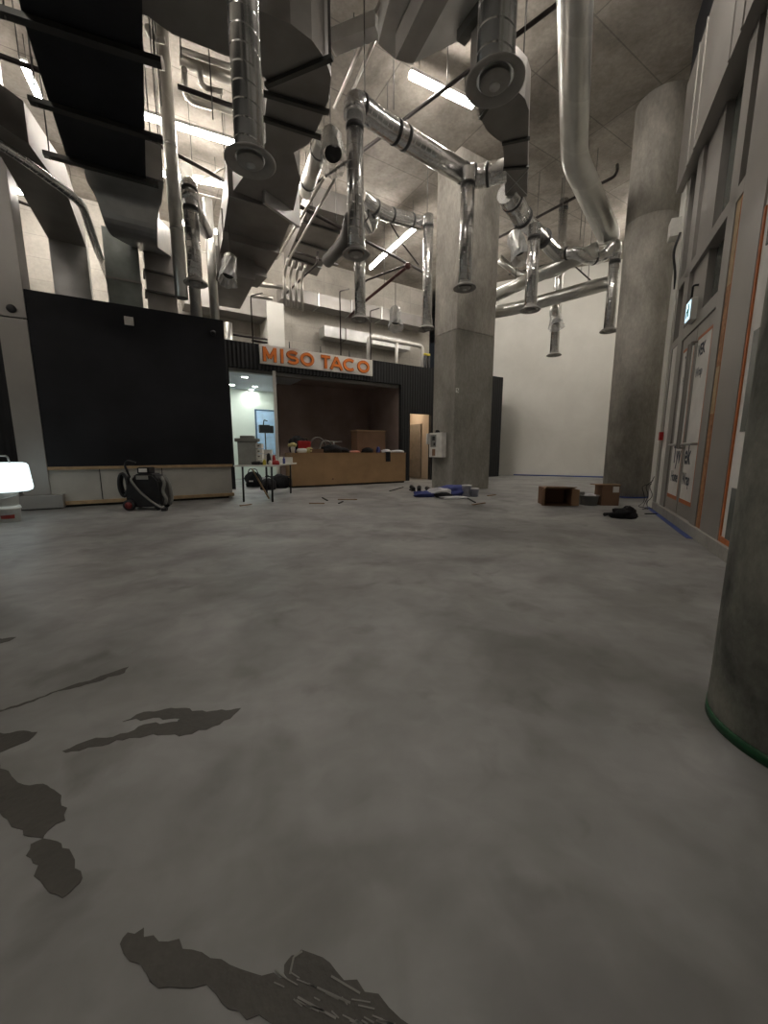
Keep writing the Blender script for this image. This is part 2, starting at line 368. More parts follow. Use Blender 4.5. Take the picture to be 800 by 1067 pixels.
# service wall behind the black front, parallel to it
struct('wall_back', MB().box(Q, -9.5, 9.0, 3.6, 3.8, 3.6, CH), M_block)
LA = Q(-9.5, 3.6, 0); 
struct('wall_left', MB().box(Q, -9.7, -9.5, -17, 3.8, 0, CH), M_block)
struct('wall_left_lining', MB().box(Q, -9.5, -9.42, -17, -1.0, 0, 4.0), M_dark)
# ---- black front (built as panels round its openings)
HT = 4.16
kO, kR0, kR1, kD0, kD1 = -.86, .46, 4.97, 5.37, 6.36     # edges of the openings
fb = MB()
fb.box(Q, -9.4, kO, 0, .15, 0, HT)
fb.box(Q, kO, kR1, 0, .15, 3.46, HT)
fb.box(Q, kR1, kD0, 0, .15, 0, HT)
fb.box(Q, kD0, kD1, 0, .15, 2.48, HT)
fb.box(Q, kD1, 10.2, 0, .15, 0, HT + .04)
struct('wall_front', fb, M_blackrib)
pt = [Q(.36, 0, 0), Q(.46, 0, 0), Q(1.80, 4.5, 0), Q(1.70, 4.5, 0)]
struct('wall_partition', MB().prism([(p.x, p.y) for p in pt], 0, 3.46), M_wht)          # white divider between the bright room and the bar
struct('trim_soffit', MB().box(Q, kO, kR1, .15, .35, 3.36, 3.46), M_grey)
struct('ceiling_roof_deck', MB().box(Q, -5.5, 10.2, .15, 3.6, 3.75, 3.85), M_dark)
# bar recess
struct('wall_recess', MB().box(Q, 1.22, 5.1, 2.45, 2.6, 0, 3.75), M_brown)
struct('wall_recess_side', MB().box(Q, 4.97, 5.1, .15, 2.45, 0, 3.75), M_brown)
struct('ceiling_recess', MB().box(Q, .46, 4.97, .15, 2.45, 3.56, 3.62), M_brown)
# bright back room
M_rwall = mat('pale_green_wall', (0.68, 0.74, 0.66), .7, noise=(2, .04))
M_rceil = mat('room_ceiling_paint', (0.50, 0.53, 0.58), .8, noise=(2, .04))
struct('wall_room_back', MB().box(Q, -6.0, 1.9, 4.45, 4.55, 0, 3.6), M_rwall)
struct('wall_room_left', MB().box(Q, -6.0, -5.9, .15, 4.45, 0, 3.6), M_rwall)
struct('ceiling_room', MB().box(Q, -5.9, 1.7, .15, 4.45, 3.5, 3.54), M_rceil)
# corridor behind the small doorway
M_cwall = mat('corridor_wall', (0.62, 0.53, 0.43), .75, noise=(2, .05))
struct('wall_corridor_left', MB().box(Q, 5.22, 5.3, .15, 3.5, 0, 3.0), M_cwall)
struct('wall_corridor_right', MB().box(Q, 6.45, 6.55, .15, 3.5, 0, 3.0), M_cwall)
struct('wall_corridor_back', MB().box(Q, 5.2, 6.55, 2.2, 2.3, 0, 3.0), M_cwall)
struct('ceiling_corridor', MB().box(Q, 5.2, 6.55, .15, 3.5, 2.9, 3.0), M_cwall)
dr = MB(); dr.box(Q, 6.40, 6.45, .70, 1.75, 0.02, 2.18)
struct('door_2', dr, mat('beige_door', (0.30, 0.27, 0.23), .6))

# ---- columns
N_ = Vector((1.905, 10.70, 0)); ca, sa = math.cos(QA), math.sin(QA)
def NC(a, b, z): return Vector((N_.x + a * sa - b * ca, N_.y + a * ca + b * sa, z))   # a along the right face, b along the left face
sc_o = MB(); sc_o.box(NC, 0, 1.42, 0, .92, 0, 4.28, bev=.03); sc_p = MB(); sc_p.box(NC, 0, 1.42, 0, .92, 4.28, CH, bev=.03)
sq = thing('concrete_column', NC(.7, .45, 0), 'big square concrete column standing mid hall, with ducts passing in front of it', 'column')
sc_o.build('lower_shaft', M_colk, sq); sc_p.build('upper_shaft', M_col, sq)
mk = MB(); q_ = NC(.02, -.01, 0)
mk.box(NC, .03, .13, -.012, 0, 2.66, 2.78); mk.build('marker_plate', M_paper, sq)
mk = MB(); mk.box(NC, .05, .08, -.016, -.012, 2.72, 2.76); mk.box(NC, .085, .11, -.016, -.012, 2.68, 2.72); mk.build('marker_print', M_bp, sq)
rc = thing('round_column', (6.0, 9.52, 0), 'tall round concrete column in front of the white far wall', 'column')
MB().tube([(6.0, 9.52, 0), (6.0, 9.52, 6.15)], .50, 48).build('shaft', M_col, rc)
MB().tube([(6.0, 9.52, 6.15), (6.0, 9.52, CH)], .505, 48).build('upper_shaft', M_col, rc)
MB().tube([(6.0, 9.52, 0), (6.0, 9.52, .03)], .515, 48).build('blue_masking_tape', M_blue, rc)
nr = .325; ncx, ncy = 1.41 + .735 * nr, 1.53 - .678 * nr
nc = thing('round_column', (ncx, ncy, 0), 'near round concrete column at the right edge, green tape round its foot', 'column')
MB().tube([(ncx, ncy, 0), (ncx, ncy, CH)], nr, 64).build('shaft', M_ncol, nc)
MB().tube([(ncx, ncy, 0.004), (ncx, ncy, .046)], nr + .003, 64).build('green_masking_tape', M_green, nc)

# ---- grey pier at the left with its plinth and the black panel wall beside it
P0 = Vector((-6.52, 7.4, 0)); PA = rad(59.6)
def PF(a, b, z): return Vector((P0.x + a * math.sin(PA) - b * math.cos(PA), P0.y + a * math.cos(PA) + b * math.sin(PA), z))
pl = thing('panel_wall', PF(1.7, .4, 0), 'large matt black panel wall over a pale low base, between the grey pier and the bar', 'partition')
MB().box(PF, 0, 3.40, 0, .9, .80, 3.98).build('black_panel', M_black, pl)
MB().box(PF, .02, 3.38, .03, .87, .10, .74).build('base_board', M_board, pl)
MB().box(PF, -.02, 3.41, -.02, .92, .74, .80).build('top_rail', M_pine, pl)
MB().box(PF, -.02, 3.41, -.03, .92, 0.05, .12).build('bottom_rail', M_pine, pl)
MB().box(PF, .2, 3.3, .06, .85, 0, .05).build('plinth', M_dark, pl)
for a in (.85, 1.95): MB().box(PF, a, a + .015, .022, .03, .12, .74).build('board_joint', M_dark, pl)
b = MB(); b.box(PF, 1.54, 1.70, -.035, -.002, 3.60, 3.76, bev=.012); b.build('wall_speaker', M_white, None, 'small white square box high on the black panel wall', 'sensor')
cm = thing('security_camera', PF(3.18, -.05, 3.66), 'small black dome camera at the upper right of the black panel wall', 'camera')
b = MB(); b.lathe(PF(3.18, 0, 3.68), [(0, 0), (.055, 0), (.055, .035), (0.04, .05), (0, .05)], 16, axis=(math.cos(PA) * 1, -math.sin(PA), 0)); b.build('mount', M_bp, cm)
b = MB(); b.blob(PF(3.18, -.09, 3.67), .04, .04, .04, amp=0, flat=False); b.build('dome', M_bp, cm)

pc = lvl(40, 528, 0)
gp = thing('steel_pier', (-6.95, 7.55, 0), 'grey rectangular pier on a low plinth at the left edge beside the black panel', 'column')
GP = frame((-6.77, 7.62, 0), rad(90) - PA)
b = MB(); b.box(GP, -.24, .16, -.35, .25, .27, 3.45, bev=.012); b.build('pier', M_frame, gp)
b = MB(); b.box(GP, -.24, .16, -.35, .25, 3.47, CH, bev=.012); b.build('upper_pier', M_frame, gp)
b = MB(); b.box(GP, .165, .30, -.05, .25, .27, 3.9); b.build('side_cheek', M_dark, gp)
b = MB(); b.box(GP, -.75, .36, -.50, .30, .02, .27, bev=.01); b.build('plinth', M_frame, gp)
b = MB(); b.box(GP, -.68, .30, -.42, .25, 0, .02); b.build('base_shadow_gap', M_dark, gp)
b = MB(); b.lathe(GP(-.03, -.352, 3.6), [(0, 0), (.07, 0), (.07, .02), (.05, .035), (0, .035)], 16, axis=GP(0, -1, 0) - GP(0, 0, 0)); b.build('round_socket', M_bp, gp)

# ================================================================== STOREFRONT (right)
S0 = 1.48; SG = 1.60      # face of the frames, plane of the glass
sf = thing('storefront_frame', W(1.6, 4, 0), 'tall grey aluminium storefront framing along the right wall', 'window frame')
def mull(t0, t1, z0, z1, s0=S0, s1=1.72, m=M_frame, name='mullion'):
    b = MB(); b.box(W, s0, s1, t0, t1, z0, z1, bev=.004); return b.build(name, m, sf)
mull(5.26, 5.92, .14, 5.7, S0, 1.8, name='wide_mullion')
mull(6.14, 6.42, .14, 5.7)
mull(8.08, 8.40, .14, 5.7)
mull(3.15, 3.35, .14, 5.7); mull(1.2, 1.4, .14, 5.7); mull(-.6, -.4, .14, 5.7)
mull(7.30, 8.08, 4.06, 5.7, S0 + .05); mull(7.30, 8.08, 3.06, 3.9, S0 + .05)
mull(8.80, 8.95, .14, 7.4)
for z0, z1, a0, a1 in ((2.88, 3.06, 6.42, 8.08), (3.90, 4.06, 5.92, 8.8), (3.92, 4.05, -.6, 5.26), (2.9, 3.02, 8.4, 8.8)):
    mull(a0, a1, z0, z1, S0, 1.72, name='transom')
mull(-3, 9.3, 5.7, 7.4, S0 - .12, 1.9, name='head_panel')
for t_ in (6.2, 6.6, 8.1, 8.5, 3.8, 5.0): mull(t_, t_ + .05, 5.7, 7.4, S0 - .135, S0 - .115, M_frame, 'head_rib')
mull(-3, 8.9, 0, .14, S0 - .03, 1.9, M_kerb, 'sill_kerb')
b = MB(); b.box(W, S0 - .10, S0 - .03, 6.0, 9.1, 0, .004); tp = b.build('masking_tape', M_blue, None, 'blue masking tape along the floor at the foot of the storefront doors', 'tape')
b = MB()
for t0, t1, z0, z1 in ((-.4, 1.2, 4.05, 5.7), (1.4, 3.15, 4.05, 5.7), (3.35, 5.26, 4.05, 5.7), (6.42, 7.30, 3.06, 3.9), (6.42, 7.30, 4.06, 5.7),
                       (8.4, 8.8, 3.02, 3.9), (8.4, 8.8, 4.06, 5.7), (5.92, 6.14, 4.06, 5.7)):
    g = MB(); g.box(W, SG + .02, SG + .035, t0, t1, z0, z1); g.build('glass_pane', M_glass, sf)
# wrapped side bay with its orange-taped openings
def wrap(t0, t1, z0, z1, s=SG, name='house_wrap'):
    g = MB(); n = 8
    g.box(W, s, s + .02, t0, t1, z0, z1); return g.build(name, M_tyvek, sf)
wrap(3.35, 5.26, .14, 3.92, S0 + .02); wrap(1.4, 3.15, .14, 3.92, SG - .03); wrap(-.4, 1.2, .14, 3.92, SG - .03); wrap(8.4, 8.8, .14, 2.9, S0 + .015)
for z0, z1, t0, t1 in ((1.29, 2.24, 4.70, 5.08), (.20, .73, 4.70, 5.08), (3.0, 3.85, 4.3, 5.1)):
    g = MB(); g.box(W, S0 + .008, S0 + .02, t0, t1, z0, z1); g.build('dark_opening', M_glass, sf)
for t0, t1, z0, z1 in ((5.215, 5.255, .14, 3.4), (4.5, 5.21, .14, .2)):
    g = MB(); g.box(W, S0 + .006, S0 + .02, t0, t1, z0, z1); g.build('orange_tape_strip', M_orange, sf)
for t0, t1, z0, z1, m_, nm in ((5.925, 5.985, .14, 3.9, M_orange, 'orange_tape_strip'), (6.0, 6.135, .14, 1.55, M_osb, 'timber_infill'), (6.0, 6.135, 1.55, 2.1, M_pine, 'timber_infill'), (6.0, 6.135, 2.1, 3.0, M_osb, 'timber_infill'), (6.0, 6.135, 3.0, 3.9, M_pine, 'timber_infill')):
    g = MB(); g.box(W, S0 + .012, S0 + .06, t0, t1, z0, z1); g.build(nm, m_, sf)
# doors
def leaf(t0, t1, hinge_far, name):
    d = bpy.data.objects.new(name, None); COL.objects.link(d); d.location = W(S0 + .04, t0, .14); WL[d.name] = d.location.copy(); d['kind'] = 'structure'
    f = .065
    b = MB(); s0, s1 = S0 + .02, S0 + .07
    b.box(W, s0, s1, t0, t0 + f, .15, 2.87); b.box(W, s0, s1, t1 - f, t1, .15, 2.87); b.box(W, s0, s1, t0 + f, t1 - f, .15, .34); b.box(W, s0, s1, t0 + f, t1 - f, 2.70, 2.87)
    b.build('door_frame', M_frame, d)
    b = MB(); b.box(W, s0 + .004, s0 + .014, t0 + f, t1 - f, .34, 2.70); b.build('house_wrap', M_tyvek, d)
    b = MB(); b.box(W, s0 + .001, s0 + .004, t0 + f, t1 - f, .34, .40); b.box(W, s0 + .001, s0 + .004, t0 + f, t1 - f, 2.66, 2.70)
    tt = t1 - f - .03 if hinge_far else t0 + f
    b.box(W, s0 + .001, s0 + .004, t0 + f, t0 + f + .03, .40, 2.66) 
    b.build('orange_tape_edge', M_orange, d)
    th = (t0 + .06) if hinge_far else (t1 - .06)
    b = MB(); b.tube([W(s0, th, 1.15), W(s0 - .07, th, 1.15), W(s0 - .07, th, 2.65), W(s0, th, 2.65)], .016, 10, .02); b.build('pull_handle', M_frame, d)
    b = MB(); b.tube([W(s0, t0 + .12, 1.2), W(s0 - .06, t0 + .12, 1.2), W(s0 - .06, t1 - .12, 1.2), W(s0, t1 - .12, 1.2)], .02, 10, .02); b.build('push_bar', M_galv, d)
    return d
dA = leaf(7.26, 8.06, True, 'door_1'); dB = leaf(6.44, 7.24, False, 'door_3')
def RW(o, t0, z0, s): return lambda x, y, z: W(s - z, t0 - x, z0 + y)
s_ = S0 + .021
for d_, t_, a_, b_, c_, e_ in ((dA, 7.86, 'Tyv', 'Home', 'TY', 'Home'), (dB, 7.14, 'ek', 'Wrap', 'VEK', 'Wrap')):
    text_mesh(a_, RW(0, t_, .92, s_), .40, .001, .007, 'wrap_lettering', M_ink, d_, sx=.80)
    text_mesh(b_, RW(0, t_, .62, s_), .24, .001, .003, 'wrap_lettering', M_ink, d_, sx=.72)
    text_mesh(c_, RW(0, t_ - .04, 2.42, s_), .22, .001, .005, 'wrap_lettering', M_ink, d_, sx=.85)
    text_mesh(e_, RW(0, t_ - .04, 2.14, s_), .17, .001, .002, 'wrap_lettering', M_inkl, d_, sx=.8)
text_mesh('Home', RW(0, 8.78, 2.2, SG - .002), .2, .001, .001, 'wrap_lettering', M_inkl, sf, sx=.7)
# drywall nib past the doors
struct('trim_1', MB().box(W, S0 - .02, 1.95, 8.95, 9.4, 0, 6.6), M_wht)
b = MB(); b.box(W, S0 - .06, S0 - .0, 8.70, 8.82, 1.30, 1.45, bev=.005); b.build('fire_alarm_pull', M_red, None, 'small red fire alarm box on the wall left of the storefront doors', 'alarm')
# exit sign over the doors
ex = thing('exit_sign', W(1.40, 7.45, 2.98), 'lit pale exit sign box standing out above the storefront doors', 'sign')
b = MB(); b.box(W, 1.40, 1.48, 7.32, 7.60, 3.0, 3.30, bev=.01); b.build('housing', M_white, ex)
b = MB(); b.box(W, 1.394, 1.40, 7.34, 7.58, 3.02, 3.28); b.build('lit_face', mat('exit_face', (0.6, .75, .8), .4, emit=((.55, .80, .95), 1.3)), ex)
b = MB(); b.box(W, 1.390, 1.394, 7.39, 7.43, 3.06, 3.24); b.box(W, 1.390, 1.394, 7.43, 7.48, 3.13, 3.18); b.box(W, 1.390, 1.394, 7.48, 7.52, 3.06, 3.16); b.build('pictogram', mat('exit_green', (0.02, .25, .12), .5), ex)
b = MB(); b.tube([W(1.42, 7.45, 3.32), W(1.42, 7.45, 3.5), W(1.49, 7.45, 3.5)], .015, 8, .03); b.build('bracket', M_bp, ex)
# blue tape at the far wall
b = MB(); b.box(W, -2.4, 3.2, far_s - .05, far_s - .003, 0, .045); b.build('masking_tape', M_blue, None, 'blue masking tape along the floor at the foot of the white far wall', 'tape')
# loose cords hanging by the door
b = MB(); 
rnd = random.Random(3)
for i in range(3):
    t_ = 8.9 + .09 * i
    b.tube([W(S0 - .04, t_, .62 - .08 * i), W(S0 - .10 - .05 * i, t_ + .05, .42), W(S0 - .03 - .06 * i, t_ - .04, .25), W(S0 - .12, t_ + .06, .1), W(S0 - .10 - .08 * i, t_ - .12, .015), W(S0 - .22 + .1 * i, t_ - .3, .012)], .006, 6, .08)
b.build('electric_cord', M_bp, None, 'tangle of dark cord hanging at the foot of the wall left of the storefront doors', 'cord')
b = MB(); b.tube([W(1.44, 8.97, 4.9), W(1.36, 8.97, 4.6), W(1.43, 9.0, 4.3), W(1.46, 9.05, 4.0)], .02, 8, .2); b.build('flexible_conduit', M_bp, None, 'black loop of flexible conduit high beside the round column', 'conduit')
b = MB(); b.box(W, 1.30, 1.46, 9.05, 9.30, 4.9, 5.2, bev=.01); b.build('junction_box', M_white, None, 'pale junction box high on the nib wall beside the round column', 'junction box')

# ================================================================== CEILING SERVICES
def U(v): return Vector(v)
GD = 'round duct drops with disc diffusers'
def drop(x, y, ztop, r, label, zb=4.1, dr=None, m=M_spiral):
    dr = dr or r * 1.7
    t = thing('duct_drop', (x, y, zb), label, 'duct', GD)
    MB().tube([(x, y, zb + .02), (x, y, ztop)], r, 24, cap=True).build('duct', m, t)
    MB().tube([(x, y, ztop - .28), (x, y, ztop - .22)], r * 1.05, 24).build('collar', M_band, t)
    b = MB(); b.lathe((x, y, zb), [(r, .06), (dr * .8, .04), (dr, .0), (dr, -.012), (dr * .93, -.022), (dr * .62, .02), (dr * .56, .045), (0, .045)], 36); df = b.build('diffuser', M_diff, t)
    b = MB(); b.lathe((x, y, zb), [(0, -.035), (dr * .32, -.035), (dr * .50, -.012), (dr * .52, -.002), (dr * .34, .0), (dr * .28, .02), (0, .02)], 30); b.build('inner_disc', M_diff, df)
    b = MB(); b.lathe((x, y, zb - .036), [(0, 0), (dr * .18, 0), (dr * .18, -.006), (0, -.006)], 20); b.build('screw_cap', M_galv, df)
    return t
drop(-1.40, 4.55, 8.45, .150, 'widest-ringed spiral duct drop at the left, in front of the big curved duct elbow', dr=.26, m=M_spiralw)
drop(.91, 3.67, 8.45, .152, 'spiral duct drop highest in the picture, its grey disc nearest the camera', dr=.24, m=M_spiralw)
drop(-.43, 6.47, 6.05, .125, 'long spiral duct drop left of the square column, under the elbow of a branch duct')
drop(1.50, 7.70, 6.05, .125, 'spiral duct drop hanging in front of the square column')
drop(3.14, 8.83, 5.75, .125, 'spiral duct drop just right of the square column')
drop(5.68, 10.30, 5.95, .125, 'spiral duct drop beside the round column, its disc low against the white wall')
drop(5.37, 12.76, CH, .13, 'farthest spiral duct drop, passing behind two slanting ducts on the white wall')
drop(-.55, 9.44, 6.3, .125, 'spiral duct drop behind another one, ending above the second word of the sign')
drop(-3.40, 7.50, 5.55, .12, 'short spiral duct drop over the right part of the black panel wall')
drop(1.11, 10.6, 6.9, .125, 'spiral duct drop hugging the left edge of the square column', zb=4.25)

def run(name, pts, r, label, cat='duct', m=M_spiral, fil=.3, bands=(), group=None, n=20):
    t = thing(name, pts[0], label, cat, group)
    MB().tube(pts, r, n, fil).build('duct', m, t)
    for f in bands:
        i = int(f); a = Vector(pts[i]); c = Vector(pts[i + 1]); q = a + (c - a) * (f - i); d = (c - a).normalized()
        rr = r if not isinstance(r, (tuple, list)) else max(r)
        MB().tube([q - d * .025, q + d * .025], rr * 1.05, n).build('joint_band', M_band, t)
    return t
GB = 'round branch ducts'
run('branch_duct', [(-.43, 6.47, 5.95), (-.43, 6.5, 6.15), lvl(400, 130, 6.15), lvl(440, 155, 6.1), lvl(487, 183, 6.1)], .165, 'shiny branch duct slanting down from the long drop to the square column', fil=.2, bands=(1.2, 2.3, 2.55, 3.9), group=GB)
run('branch_duct', [lvl(487, 183, 6.1), lvl(500, 184, 6.1), lvl(528, 177, 6.1)], .18, 'short shiny duct piece joining the grey rectangular duct before the square column', bands=(.4, 1.3), fil=.1, group=GB)
run('branch_duct', [lvl(528, 200, 6.05), lvl(545, 228, 5.95), lvl(582, 266, 5.9)], [.20, .16], 'tapering round duct slanting from the grey rectangular duct down to the right', bands=(.3, .95, 1.5), fil=.15, group=GB)
run('branch_duct', [lvl(582, 266, 5.9), lvl(600, 262, 5.85), lvl(612, 270, 5.75), lvl(628, 268, 5.85), (5.62, 10.25, 6.1), (5.68, 10.30, 5.9)], .14, 'wriggling shiny duct leading to the drop by the round column', bands=(.5, 2.4), fil=.22, group=GB)
run('branch_duct', [lvl(376, 205, 6.7), lvl(399, 222, 6.7), lvl(440, 233, 6.85), (1.11, 10.6, 6.75)], .16, 'branch duct feeding the drop at the left edge of the square column', bands=(.6, 1.2, 1.7), fil=.3, group=GB)
run('branch_duct', [lvl(517, 308, 5.7), lvl(560, 287, 5.75), lvl(622, 260, 5.9)], .17, 'upper of two shiny ducts slanting across before the white wall', m=M_round, fil=.2, group=GB)
run('branch_duct', [lvl(505, 327, 5.2), lvl(540, 321, 5.2), lvl(636, 294, 5.3)], .17, 'lower of two shiny ducts slanting across before the white wall', m=M_round, fil=.5, group=GB)
run('branch_duct', [lvl(520, 270, 6.8), lvl(545, 290, 6.3), lvl(580, 285, 6.0), lvl(600, 270, 6.0)], .11, 'thin duct curving behind the drop right of the square column', m=M_round, fil=.4, group=GB)
run('long_round_duct', [lvl(599, -170, 8.1), lvl(599, 0, 7.55), lvl(598, 165, 6.9), lvl(634, 245, 6.35), lvl(632, 256, 6.15)], .245, 'long smooth round duct coming overhead and bending down toward the round column', m=M_round, fil=.25, n=32, bands=())
run('branch_duct', [(-.55, 9.44, 6.25), (-.55, 9.5, 6.45), lvl(385, 240, 6.5), lvl(390, 222, 6.6)], .14, 'short duct elbow over the drop above the sign', fil=.2, bands=(1.3,), group=GB)
run('branch_duct', [(-3.40, 7.5, 5.45), (-3.42, 7.55, 5.75), (-3.7, 8.3, 5.8), (-3.9, 9.3, 5.85)], .13, 'duct elbow over the short drop above the black panel wall', fil=.25, bands=(.5,), group=GB)
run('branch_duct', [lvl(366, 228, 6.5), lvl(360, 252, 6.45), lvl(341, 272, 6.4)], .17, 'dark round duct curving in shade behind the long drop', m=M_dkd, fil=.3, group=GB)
run('branch_duct', [lvl(318, 200, 7.0), lvl(336, 145, 7.0)], .16, 'stubby pale round duct beside the big curved elbow', m=M_round, group=GB, bands=(.2, .8))
# tall vertical ducts behind the black panel wall
GV = 'tall vertical ducts behind the black panel wall'
for (u, v, Y, r, z1, lb) in ((189, 305, 8.0, .115, CH, 'tall vertical round duct, middle of the three behind the panel wall'), (204, 318, 10.0, .13, 7.6, 'vertical round duct right of the three behind the panel wall'), (168, 318, 10.6, .12, 8.4, 'vertical round duct left of the three behind the panel wall')):
    p = dep(u, v, Y)
    t = thing('vertical_duct', (p.x, p.y, 4.2), lb, 'duct', GV)
    MB().tube([(p.x, p.y, 4.03), (p.x, p.y, z1)], r, 20).build('duct', M_round, t)
    for z in (5.2, 6.6): MB().tube([(p.x, p.y, z), (p.x, p.y, z + .05)], r * 1.05, 20).build('joint_band', M_galv, t)

hdv = Vector((math.cos(rad(31.5 + 90)), math.sin(rad(31.5 + 90)), 0)) if False else Vector((-math.sin(rad(31.5)), math.cos(rad(31.5)), 0))  # away direction
hds = Vector((math.cos(rad(31.5)), math.sin(rad(31.5)), 0))
# B: the big curved duct
zb = 6.0
Bd = thing('rectangular_duct', lvl(300, 90, zb), 'big curved rectangular duct elbow overhead with dark underside and pale rounded side', 'duct')
outl = [lvl(u, v, zb) for u, v in ((40, -40), (155, 18), (180, 36), (245, 62), (277, 82), (279, 95), (276, 120), (278, 150), (304, 160), (322, 150), (335, 125), (342, 105), (345, 80), (339, 62), (325, 42), (303, 25), (268, 10), (200, -60), (120, -120))]
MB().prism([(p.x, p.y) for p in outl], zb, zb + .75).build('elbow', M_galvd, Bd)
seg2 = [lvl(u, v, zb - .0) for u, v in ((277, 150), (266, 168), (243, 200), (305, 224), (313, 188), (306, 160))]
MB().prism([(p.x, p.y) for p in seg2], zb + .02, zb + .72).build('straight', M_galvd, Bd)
b = MB(); a_, c_ = lvl(276, 168, zb), lvl(316, 180, zb)
for (u0, v0, u1, v1) in ((279, 88, 341, 62), (277, 98, 338, 116), (275, 124, 330, 142)):
    p, q = lvl(u0, v0, zb - .03), lvl(u1, v1, zb - .03); p2 = p - (q - p) * .04; q2 = q + (q - p) * .08
    ch = MB(); ch.rect([p2, q2], None, .06, .05); ch.build('strut_channel', M_strut, Bd)
ch = MB()
for (u, v) in ((341, 60),): 
    p = lvl(u, v, zb); ch.tube([(p.x + .04, p.y, zb - .08), (p.x + .04, p.y, CH)], .012, 8)
ch.build('hanger_rod', M_rod, Bd)
Bx = thing('rectangular_duct', lvl(265, 240, 5.9), 'rectangular duct stepping down and away toward the back wall, continuing the big curved elbow', 'duct')
stp = [((238, 204), (305, 224), (291, 262), (232, 246), 5.95), ((232, 248), (291, 264), (278, 285), (228, 268), 5.8), ((226, 284), (266, 292), (250, 322), (222, 318), 5.35)]
for (A, B_, C_, D_, z) in stp:
    P_ = [lvl(*A, z), lvl(*B_, z), lvl(*C_, z), lvl(*D_, z)]
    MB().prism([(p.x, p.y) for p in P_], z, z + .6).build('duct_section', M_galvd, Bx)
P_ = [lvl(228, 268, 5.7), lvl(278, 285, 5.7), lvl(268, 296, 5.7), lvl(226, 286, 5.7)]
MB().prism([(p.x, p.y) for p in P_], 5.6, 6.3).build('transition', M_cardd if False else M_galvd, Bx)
pr = lvl(309, 228, 5.95)
b = MB(); b.box(frame((pr.x, pr.y, 5.8), rad(-31.5 + 90 - 90)), -.02, .05, -.9, .05, 0, .95); b.build('end_flange', M_galv, Bx)

# C: black wrapped duct at left with struts
zc = 5.7
Cd = thing('black_duct', lvl(100, 100, zc), 'wide black rectangular duct at the upper left with channels under it', 'duct')
cl = [lvl(-60, -200, zc), lvl(148, -200, zc), lvl(148, 0, zc), lvl(152, 190, zc), lvl(72, 178, zc), lvl(20, 0, zc)]
cc = [lvl(148, -120, zc), lvl(148, 0, zc), lvl(152, 190, zc), lvl(72, 172, zc), lvl(24, 20, zc), lvl(0, -90, zc)]
MB().prism([(p.x, p.y) for p in cc], zc, zc + .8).build('duct', M_blk_duct, Cd)
for (u0, v0, u1, v1, nm) in ((-5, 10, 168, 66, 0), (30, 104, 170, 146, 0), (45, 160, 165, 193, 0)):
    p, q = lvl(u0, v0, zc - .04), lvl(u1, v1, zc - .04)
    MB().rect([p, q], None, .10, .06).build('strut_channel', M_strut, Cd)
    for e in (p + (q - p) * .05, q - (q - p) * .04):
        MB().tube([(e.x, e.y, zc - .1), (e.x, e.y, CH)], .010, 6).build('hanger_rod', M_rod, Cd)
# transition and offset duct beyond it
Ed = thing('offset_duct', lvl(150, 215, 5.5), 'shiny offset duct curving down behind the end of the black duct', 'duct')
o0 = lvl(128, 188, 5.9); hd = hdv
pA = lvl(130, 190, 6.0); pB = lvl(128, 230, 5.55)
b = MB(); b.rect([pA - hd * .9, pA + hd * .1, pB + hd * .1 + Vector((.15, 0, 0)), dep(163, 252, 10.2)], hds, (1.15, .75), .55, fil=.5, steps=8); b.build('offset', M_galv, Ed)
pD = dep(163, 252, 10.2)
MB().rect([pD, Vector((pD.x, pD.y + .05, 4.2))], hds, .62, .5).build('riser', M_galvd, Ed)
for z in (4.4, 4.85, 5.3): MB().rect([(pD.x, pD.y, z), (pD.x, pD.y, z + .04)], hds, .68, .56).build('flange', M_strut, Ed)
pv = dep(132, 318, 9.6)
t = thing('duct_riser', (pv.x, pv.y, 3.9), 'grey green rectangular duct riser behind the black panel wall, below the black duct', 'duct')
MB().rect([(pv.x, pv.y, 4.2), (pv.x, pv.y, 5.95)], hds, .66, .5).build('duct', mat('weathered_galvanised', (.23, .25, .235), .45, .7, noise=(3, .2)), t)
for z in (4.9,): MB().rect([(pv.x, pv.y, z), (pv.x, pv.y, z + .04)], hds, .69, .53).build('flange', M_galvd, t)

# D: dark duct at far left with its drop hood
zd = 5.6
Dd = thing('rectangular_duct', lvl(50, 200, zd), 'dark rectangular duct at the far left ending in a downturned hood', 'duct')
dd = [lvl(0, 130, zd), lvl(30, 150, zd), lvl(72, 208, zd), lvl(90, 258, zd), lvl(50, 248, zd), lvl(-30, 110, zd), lvl(-160, -60, zd), lvl(-60, -60, zd)]
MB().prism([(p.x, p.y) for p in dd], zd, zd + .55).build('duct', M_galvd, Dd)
e0 = [lvl(50, 248, zd), lvl(90, 258, zd)]; bk = hdv * .55
lo = [e0[0], e0[1], e0[1] + bk, e0[0] + bk]
ctr = (e0[0] + e0[1]) / 2 + bk / 2
hi = [Vector((p.x, p.y, zd + .3)) for p in lo]; lw = [ctr + (p - ctr) * 1.0 for p in lo]; lw = [Vector((p.x, p.y, 4.2)) for p in lw]
MB().hexa(lw, hi).build('downturn', M_galv, Dd)
Rt = run('bright_pipe', [lvl(-25, 135, 5.45), lvl(20, 163, 5.45), lvl(85, 211, 5.45), lvl(102, 262, 5.45), lvl(120, 308, 5.4)], .07, 'thin bright round pipe running along the dark duct at the far left', 'pipe', M_spiral, .25)

